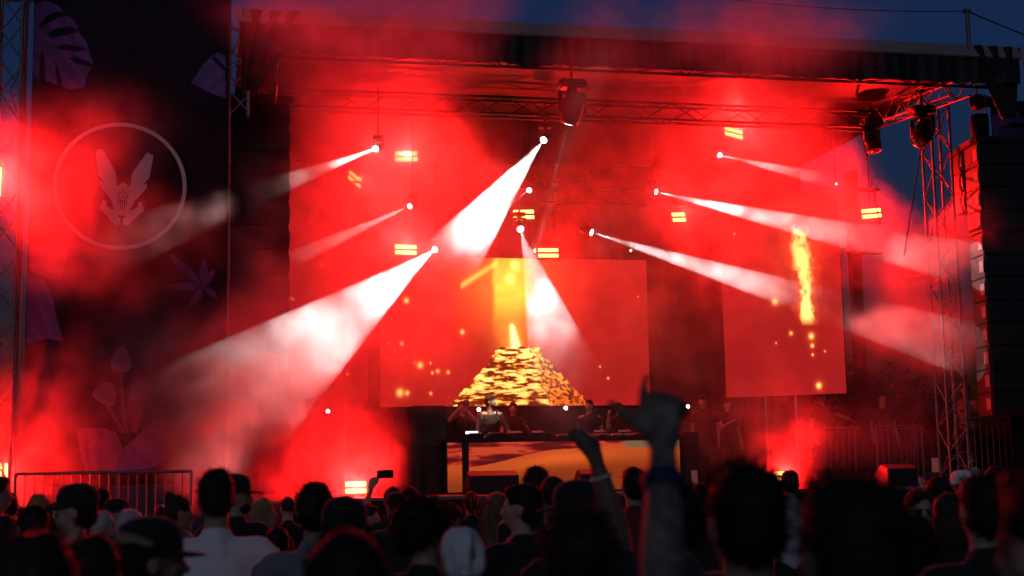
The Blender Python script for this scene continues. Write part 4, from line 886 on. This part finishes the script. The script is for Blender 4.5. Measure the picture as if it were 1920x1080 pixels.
crowd(540, 930, 33, 'person with shaved head and black shirt', body=0, hair='buzz', hc='brown', top='black')
crowd(492, 932, 40, 'person with blonde hair tied up and black top', body=0, hair='long', hc='blonde', top='black', strands=900)
crowd(407, 878, 69, 'tall person in a plain white T-shirt with short dark hair', body=-2, hair='short', hc='black', top='white', build_=1.14, voxel=.012)
crowd(442, 892, 48, 'bearded person in a black cap, face in profile beside the white T-shirt', hyd=-75, body=-25, hair='short', top='black', cap=R(0), beard='black')
crowd(337, 928, 44, 'person with hair pulled up, face in profile before the barrier', hyd=-72, body=-15, hair='bun', hc='brown', top='grey', eyes=True)
crowd(286, 975, 108, 'person in a black peaked cap with one hand on top of it', hyd=-70, body=-6, hair='short', top='black', cap=R(0), voxel=.0105, arms={'L': ((-.34, -.06, 1.60), (-.13, -.1, 1.74))}, hands={'L': dict(d=(1, .2, .05), n=(0, .35, -1), s=(0, 1, .3), c=(.15, .15, .18, .2))})
crowd(193, 958, 53, 'person with grey hair lit white on top', body=0, hair='short', hc='grey', top='black')
crowd(243, 958, 49, 'person with pale silver hair catching white light beside the grey head', body=0, hair='curly', hc='grey', top='black')
crowd(143, 911, 63, 'person in a black cap and glasses looking sideways towards the lattice tower', hyd=62, body=20, hair='short', top='char', cap=R(0), glasses='wristw')
crowd(192, 913, 34, 'person with round dark hair below the banner leaves', body=0, hair='short', top='black')
crowd(219, 936, 43, 'person in a low dark cap behind the grey heads', body=0, hair='short', top='black', cap=R(-60))
crowd(75, 928, 39, 'person with curly fair hair lit at the edge', body=0, hair='curly', hc='blonde', top='char')
crowd(60, 945, 63, 'person with dark hair and grey collar near the lattice tower', body=8, hyd=25, hair='short', top='grey')
crowd(104, 940, 47, 'person with dark hair between the grey collar and the black cap', body=0, hair='bob', hc='black', top='black')
crowd(15, 925, 36, 'person with wavy dark hair at the foot of the lattice tower', body=0, hair='curly', top='black')
crowd(-8, 890, 46, 'person with face turned aside at the foot of the lattice tower', hyd=-60, body=-20, hair='short', hc='brown', top='pale')
crowd(6, 965, 62, 'person with dark brown hair in front of the wavy-haired one', body=0, hair='bob', hc='brown', top='black')
crowd(301, 945, 26, 'small distant person with dark hair before the wing platform', body=0, hair='short', top='black')
crowd(1121, 888, 33, 'person with a bald head rimmed by light before the dune screen', body=0, hair='bald', top='char', skin='skinB')
crowd(1137, 915, 35, 'person with cropped grey hair edged in white light', body=0, hair='buzz', hc='grey', top='black')
crowd(1312, 905, 34, 'person with dark hair lifting a small lit phone before the narrow case', body=0, hair='short', top='black')
crowd(1700, 960, 92, 'person with dark hair low between two taller dark heads', body=0, hair='bob', hc='black', top='black', hw=.18)
crowd(175, 1000, 120, 'person with short brown hair low behind the hand-on-cap wearer', body=0, hair='short', hc='brown', top='black', hw=.17)
crowd(520, 985, 55, 'person in black low behind the grey shirt', body=0, hair='short', top='black')
# ---- phones held in hands (things of their own)
def phone(p, rz, label, sc_=1.):
    e = empty('phone', p, rz, label, 'phone'); MB().box((0, 0, 0), (.075*sc_, .009, .15*sc_)).build('shell', M['phone'], e, bevel=.004); MB().box((0, -.006, 0), (.068*sc_, .002, .14*sc_)).build('display', M['phone_screen'], e)
phone(atd(1753, 872, 14.0), R(-8), 'phone held upright over dark heads near the side platform'); phone(atd(1302, 894, 12.5), R(-8), 'phone with dark picture held up before the narrow case', .8)
e = empty('phone', atd(722, 889, 11.6), R(-8), 'phone held sideways in a raised hand beside the floor strobe', 'phone'); MB().box((0, 0, 0), (.135, .009, .068)).build('shell', M['phone'], e, bevel=.004)
# ---- on the stage
pd = at(917, 746, 24.95)
dj, JD, sD = person(Vector((pd.x, 24.95, DECK)), 1.72, R(180), 'tattooed performer in a black tank top working the turntable desk', hy=R(62), hair='short', hc='brown', top='black', skin='skinA', voxel=.0115, tank=True, arm_mat='tattoo', arms={'L': ((-.33, .06, 1.14), (-.30, .26, 1.0)), 'R': ((.25, .12, 1.12), (.10, .33, 1.0))}, beard='brown', eyes=True, seed=5, lean=R(-9),
       hands={'L': dict(d=(.1, .8, -.3), n=(0, -.2, -1), s=(1, 0, 0), c=(.2, .2, .25, .3)), 'R': dict(d=(-.75, .5, -.05), n=(0, -.2, -1), s=(-.5, -.8, 0), c=(.1, .1, .12, .15))}, strands=300, build_=1.05)
def stager(px, py, Y, H, rz, label, **k):
    p = at(px, py, Y); k.setdefault('voxel', .018); k.setdefault('seed', int(px)); k.setdefault('strands', 150); base = p.z-H
    return person(Vector((p.x, Y, k.pop('z0', DECK))), H, R(rz), label, **k)
stager(962, 770, 25.7, 1.62, 175, 'person with bare arms standing behind the performer', top='black', hair='long', hc='brown', arms={'R': ((.25, .1, 1.2), (.2, .3, 1.05)), 'L': ((-.28, .15, 1.2), (-.2, .3, 1.3))})
stager(866, 765, 25.9, 1.66, 170, 'stagehand in black filming beside the case stack', top='black', hair='short', arms={'R': ((.25, .25, 1.4), (.08, .3, 1.6)), 'L': ((-.25, .25, 1.4), (-.08, .3, 1.6))})
stager(1105, 770, 25.6, 1.66, 150, 'person in dark clothes watching from behind the cabled end of the desk', top='navy', hair='short')
stager(1160, 775, 25.6, 1.6, 190, 'person in dark clothes lifting an arm behind the cabled end of the desk', top='black', hair='short', arms={'R': ((.3, .1, 1.25), (.33, .2, 1.5))})
stager(1322, 775, 25.4, 1.75, 150, 'person leaning forward on deck beside the narrow case', top='darkred', hair='short', hc='brown', lean=R(-18))
stager(1365, 785, 25.6, 1.65, 185, 'person in a red-lit top standing on deck before the fire screen', top='darkred', hair='short', hc='brown', arms={'R': ((.25, .2, 1.2), (.1, .3, 1.3))})
stager(1540, 755, 25.6, 1.8, 200, 'stagehand reaching out an arm over the barrier below the fire screen', top='black', hair='short', arms={'L': ((-.35, .15, 1.3), (-.55, .25, 1.2))})
stager(1655, 765, 25.6, 1.75, 180, 'stagehand in dark clothes behind the rear barrier', top='char', hair='short')
stager(1812, 752, 23.9, 1.72, 120, 'stage worker lit white on the side platform by the ladder', top='grey', hair='short', hc='brown', z0=DECK+.08, arms={'L': ((-.27, .15, 1.25), (-.2, .33, 1.4))})
vc_ = at(874, 757, 25.45); e = empty('video_camera', vc_, R(170), 'black video camera held up by the stagehand beside the case stack', 'camera')
MB().box((0, 0, 0), (.12, .24, .13)).build('body', M['blackplastic'], e, bevel=.015); MB().cyl((0, .12, 0), (0, .22, 0), .045, .055, 14).build('lens', M['dark_lens'], e, True); MB().cyl((-.02, -.08, .09), (-.02, .1, .1), .018, n=8).build('handle', M['black'], e, True)
run_jobs()
# ================================================================ STAGE SMOKE (one volume of drifting haze)
me = bpy.data.meshes.new('haze'); bm = bmesh.new(); bmesh.ops.create_cube(bm, size=1)
mn = Vector((-3.6, 15.4, .6)); mx = Vector((15.2, 29.2, 11.4)); VOX = .09
for v_ in bm.verts: v_.co = Vector([mn[i]+(v_.co[i]+.5)*(mx-mn)[i] for i in range(3)])
bm.to_mesh(me); bm.free()
hzo = link(bpy.data.objects.new('haze', me)); hzo['kind'] = 'stuff'; hzo['label'] = 'drifting red-lit stage smoke filling the air around the stage'
vm_ = bpy.data.materials.new('stage_smoke'); vm_.use_nodes = True; n = vm_.node_tree.nodes; n.clear()
out = n.new('ShaderNodeOutputMaterial'); pv = n.new('ShaderNodeVolumePrincipled'); vm_.node_tree.links.new(pv.outputs[0], out.inputs['Volume'])
pv.inputs['Density'].default_value = 1; pv.inputs['Anisotropy'].default_value = .25; pv.inputs['Color'].default_value = (.93, .93, .93, 1)
ng = bpy.data.node_groups.new('stage_smoke', 'GeometryNodeTree'); ng.interface.new_socket('Geometry', in_out='OUTPUT', socket_type='NodeSocketGeometry')
N, L = ng.nodes, ng.links
def math_(op, a, b=None, c=None):
    nd = N.new('ShaderNodeMath'); nd.operation = op
    for i, v in enumerate((a, b, c)):
        if v is None: continue
        if isinstance(v, (int, float)): nd.inputs[i].default_value = v
        else: L.new(v, nd.inputs[i])
    return nd.outputs[0]
pos = N.new('GeometryNodeInputPosition').outputs[0]
def noise(scale, detail, rough, dist, off):
    ad = N.new('ShaderNodeVectorMath'); ad.operation = 'ADD'; L.new(pos, ad.inputs[0]); ad.inputs[1].default_value = off
    nz = N.new('ShaderNodeTexNoise'); L.new(ad.outputs[0], nz.inputs['Vector'])
    for k, v in (('Scale', scale), ('Detail', detail), ('Roughness', rough), ('Distortion', dist)): nz.inputs[k].default_value = v
    return nz
wn = noise(.55, 2, .5, 0, (3, 1, 7)); sb = N.new('ShaderNodeVectorMath'); sb.operation = 'SUBTRACT'; L.new(wn.outputs['Color'], sb.inputs[0]); sb.inputs[1].default_value = (.5, .5, .5)
scl = N.new('ShaderNodeVectorMath'); scl.operation = 'SCALE'; L.new(sb.outputs[0], scl.inputs[0]); scl.inputs['Scale'].default_value = 1.8
wp = N.new('ShaderNodeVectorMath'); wp.operation = 'ADD'; L.new(pos, wp.inputs[0]); L.new(scl.outputs[0], wp.inputs[1]); wpos = wp.outputs[0]
def blob(px, py, Y, r, amp):
    c = at(px, py, Y); s1_ = N.new('ShaderNodeVectorMath'); s1_.operation = 'SUBTRACT'; L.new(wpos, s1_.inputs[0]); s1_.inputs[1].default_value = c
    d1 = N.new('ShaderNodeVectorMath'); d1.operation = 'DIVIDE'; L.new(s1_.outputs[0], d1.inputs[0]); d1.inputs[1].default_value = r
    dt = N.new('ShaderNodeVectorMath'); dt.operation = 'DOT_PRODUCT'; L.new(d1.outputs[0], dt.inputs[0]); L.new(d1.outputs[0], dt.inputs[1])
    return math_('MULTIPLY', math_('EXPONENT', math_('MULTIPLY', math_('POWER', dt.outputs['Value'], 1.7), -.8)), amp)
BL = [ # px,py,Y, radii, density
 (715, 215, 24.3, (1.5, 2.0, 1.5), .34), (690, 50, 17.2, (1.25, 1.1, .55), .45), (700, 160, 19.5, (1.2, 1.2, .6), .16), (620, 400, 24.4, (1.1, 2.0, 1.4), .26), (800, 360, 25.4, (1.1, 1.8, 1.4), .24),
 (880, 420, 22.3, (.75, .8, .7), .75), (690, 640, 24.8, (1.5, 1.6, 1.2), .22), (535, 610, 22.2, (.95, 1.0, .75), .75), (370, 720, 20.4, (.95, .8, .8), 1.7), (385, 830, 20.2, (.5, .5, .65), 1.4),
 (368, 398, 20.6, (.30, .6, .3), 1.0), (200, 462, 19.6, (.95, .7, .45), .40), (630, 300, 23.2, (.45, .5, .3), .4), (490, 352, 22.0, (.5, .5, .3), .30),
 (120, 320, 20.1, (1.0, .7, 1.15), .38), (70, 810, 20.2, (1.1, .7, 1.2), .34), (220, 640, 19.8, (1.3, .6, .8), .06),
 (600, 830, 22.6, (.95, 1.1, 1.1), .50), (1035, 570, 24.4, (.5, .9, 1.0), .34),
 (1400, 190, 23.8, (1.5, 1.9, 1.5), .26), (1420, 60, 17.2, (1.0, 1.1, .55), .30), (1400, 170, 19.5, (1.1, 1.2, .6), .12), (1230, 300, 25.6, (1.7, 1.6, 1.6), .18), (950, 345, 23.2, (.5, .7, .4), .35), (1480, 400, 24.7, (1.4, 1.6, 1.2), .24),
 (1540, 425, 24.0, (1.2, .8, .5), .30), (1760, 478, 22.5, (.85, .9, .45), .75), (1420, 535, 24.8, (.8, .8, .4), .45), (1730, 620, 23.0, (.85, .9, .5), 1.0), (1785, 395, 23, (.3, .5, .14), .8),
 (1460, 810, 24.0, (.75, .9, .9), .40), (1680, 640, 24.5, (1.2, 1.4, 1.1), .18), (1270, 590, 25.6, (1.5, 1.4, 1.4), .14), (1340, 800, 24.3, (1.0, 1.0, .8), .10), (1620, 820, 24, (1.2, 1.2, .7), .08),
 # gaps of clear air
 (730, 530, 25.0, (.8, .9, .55), -.11), (965, 115, 23.4, (1.1, 2.6, .7), -.42), (1040, 190, 23.6, (.35, 1.5, .5), -.2), (480, 160, 23, (.6, 2.2, .8), -.15), (480, 430, 21.6, (.7, .5, 1.6), .09), (1140, 120, 18.5, (.7, 2.2, 1.2), .05), (1650, 190, 23, (.8, 2.0, .7), -.25), (1205, 458, 26.0, (.7, .6, .4), -.12), (1290, 374, 25.8, (.4, .5, .3), -.2), (780, 850, 23.5, (.75, 1.5, .9), -.3), (1700, 300, 23.5, (.7, 1.6, .7), -.25)]
tot = None
for b_ in BL:
    v = blob(*b_); tot = v if tot is None else math_('ADD', tot, v)
tot = math_('MAXIMUM', math_('ADD', tot, blob(960, 470, 24.8, (6.2, 3.2, 3.6), .022)), 0.)
n1 = noise(.75, 7, .62, .6, (1.7, 4.2, .3)); mr = N.new('ShaderNodeMapRange'); L.new(n1.outputs[0], mr.inputs['Value'])
for k, v in (('From Min', .36), ('From Max', .66), ('To Min', .22), ('To Max', 2.0)): mr.inputs[k].default_value = v
n2 = noise(2.3, 4, .6, .8, (7.1, 2.2, 5.3)); mr2 = N.new('ShaderNodeMapRange'); L.new(n2.outputs[0], mr2.inputs['Value'])
for k, v in (('From Min', .36), ('From Max', .64), ('To Min', .12), ('To Max', 2.1)): mr2.inputs[k].default_value = v
dens = math_('MULTIPLY', math_('MULTIPLY', tot, mr.outputs[0]), mr2.outputs[0]); dens = math_('MAXIMUM', math_('SUBTRACT', dens, .004), 0.)
vc = N.new('GeometryNodeVolumeCube'); vc.inputs['Min'].default_value = mn; vc.inputs['Max'].default_value = mx
for i, k in enumerate('XYZ'): vc.inputs['Resolution '+k].default_value = int((mx-mn)[i]/VOX)
L.new(dens, vc.inputs['Density'])
smt = N.new('GeometryNodeSetMaterial'); smt.inputs['Material'].default_value = vm_; L.new(vc.outputs[0], smt.inputs[0])
go = N.new('NodeGroupOutput'); L.new(smt.outputs[0], go.inputs[0])
md = hzo.modifiers.new('smoke', 'NODES'); md.node_group = ng
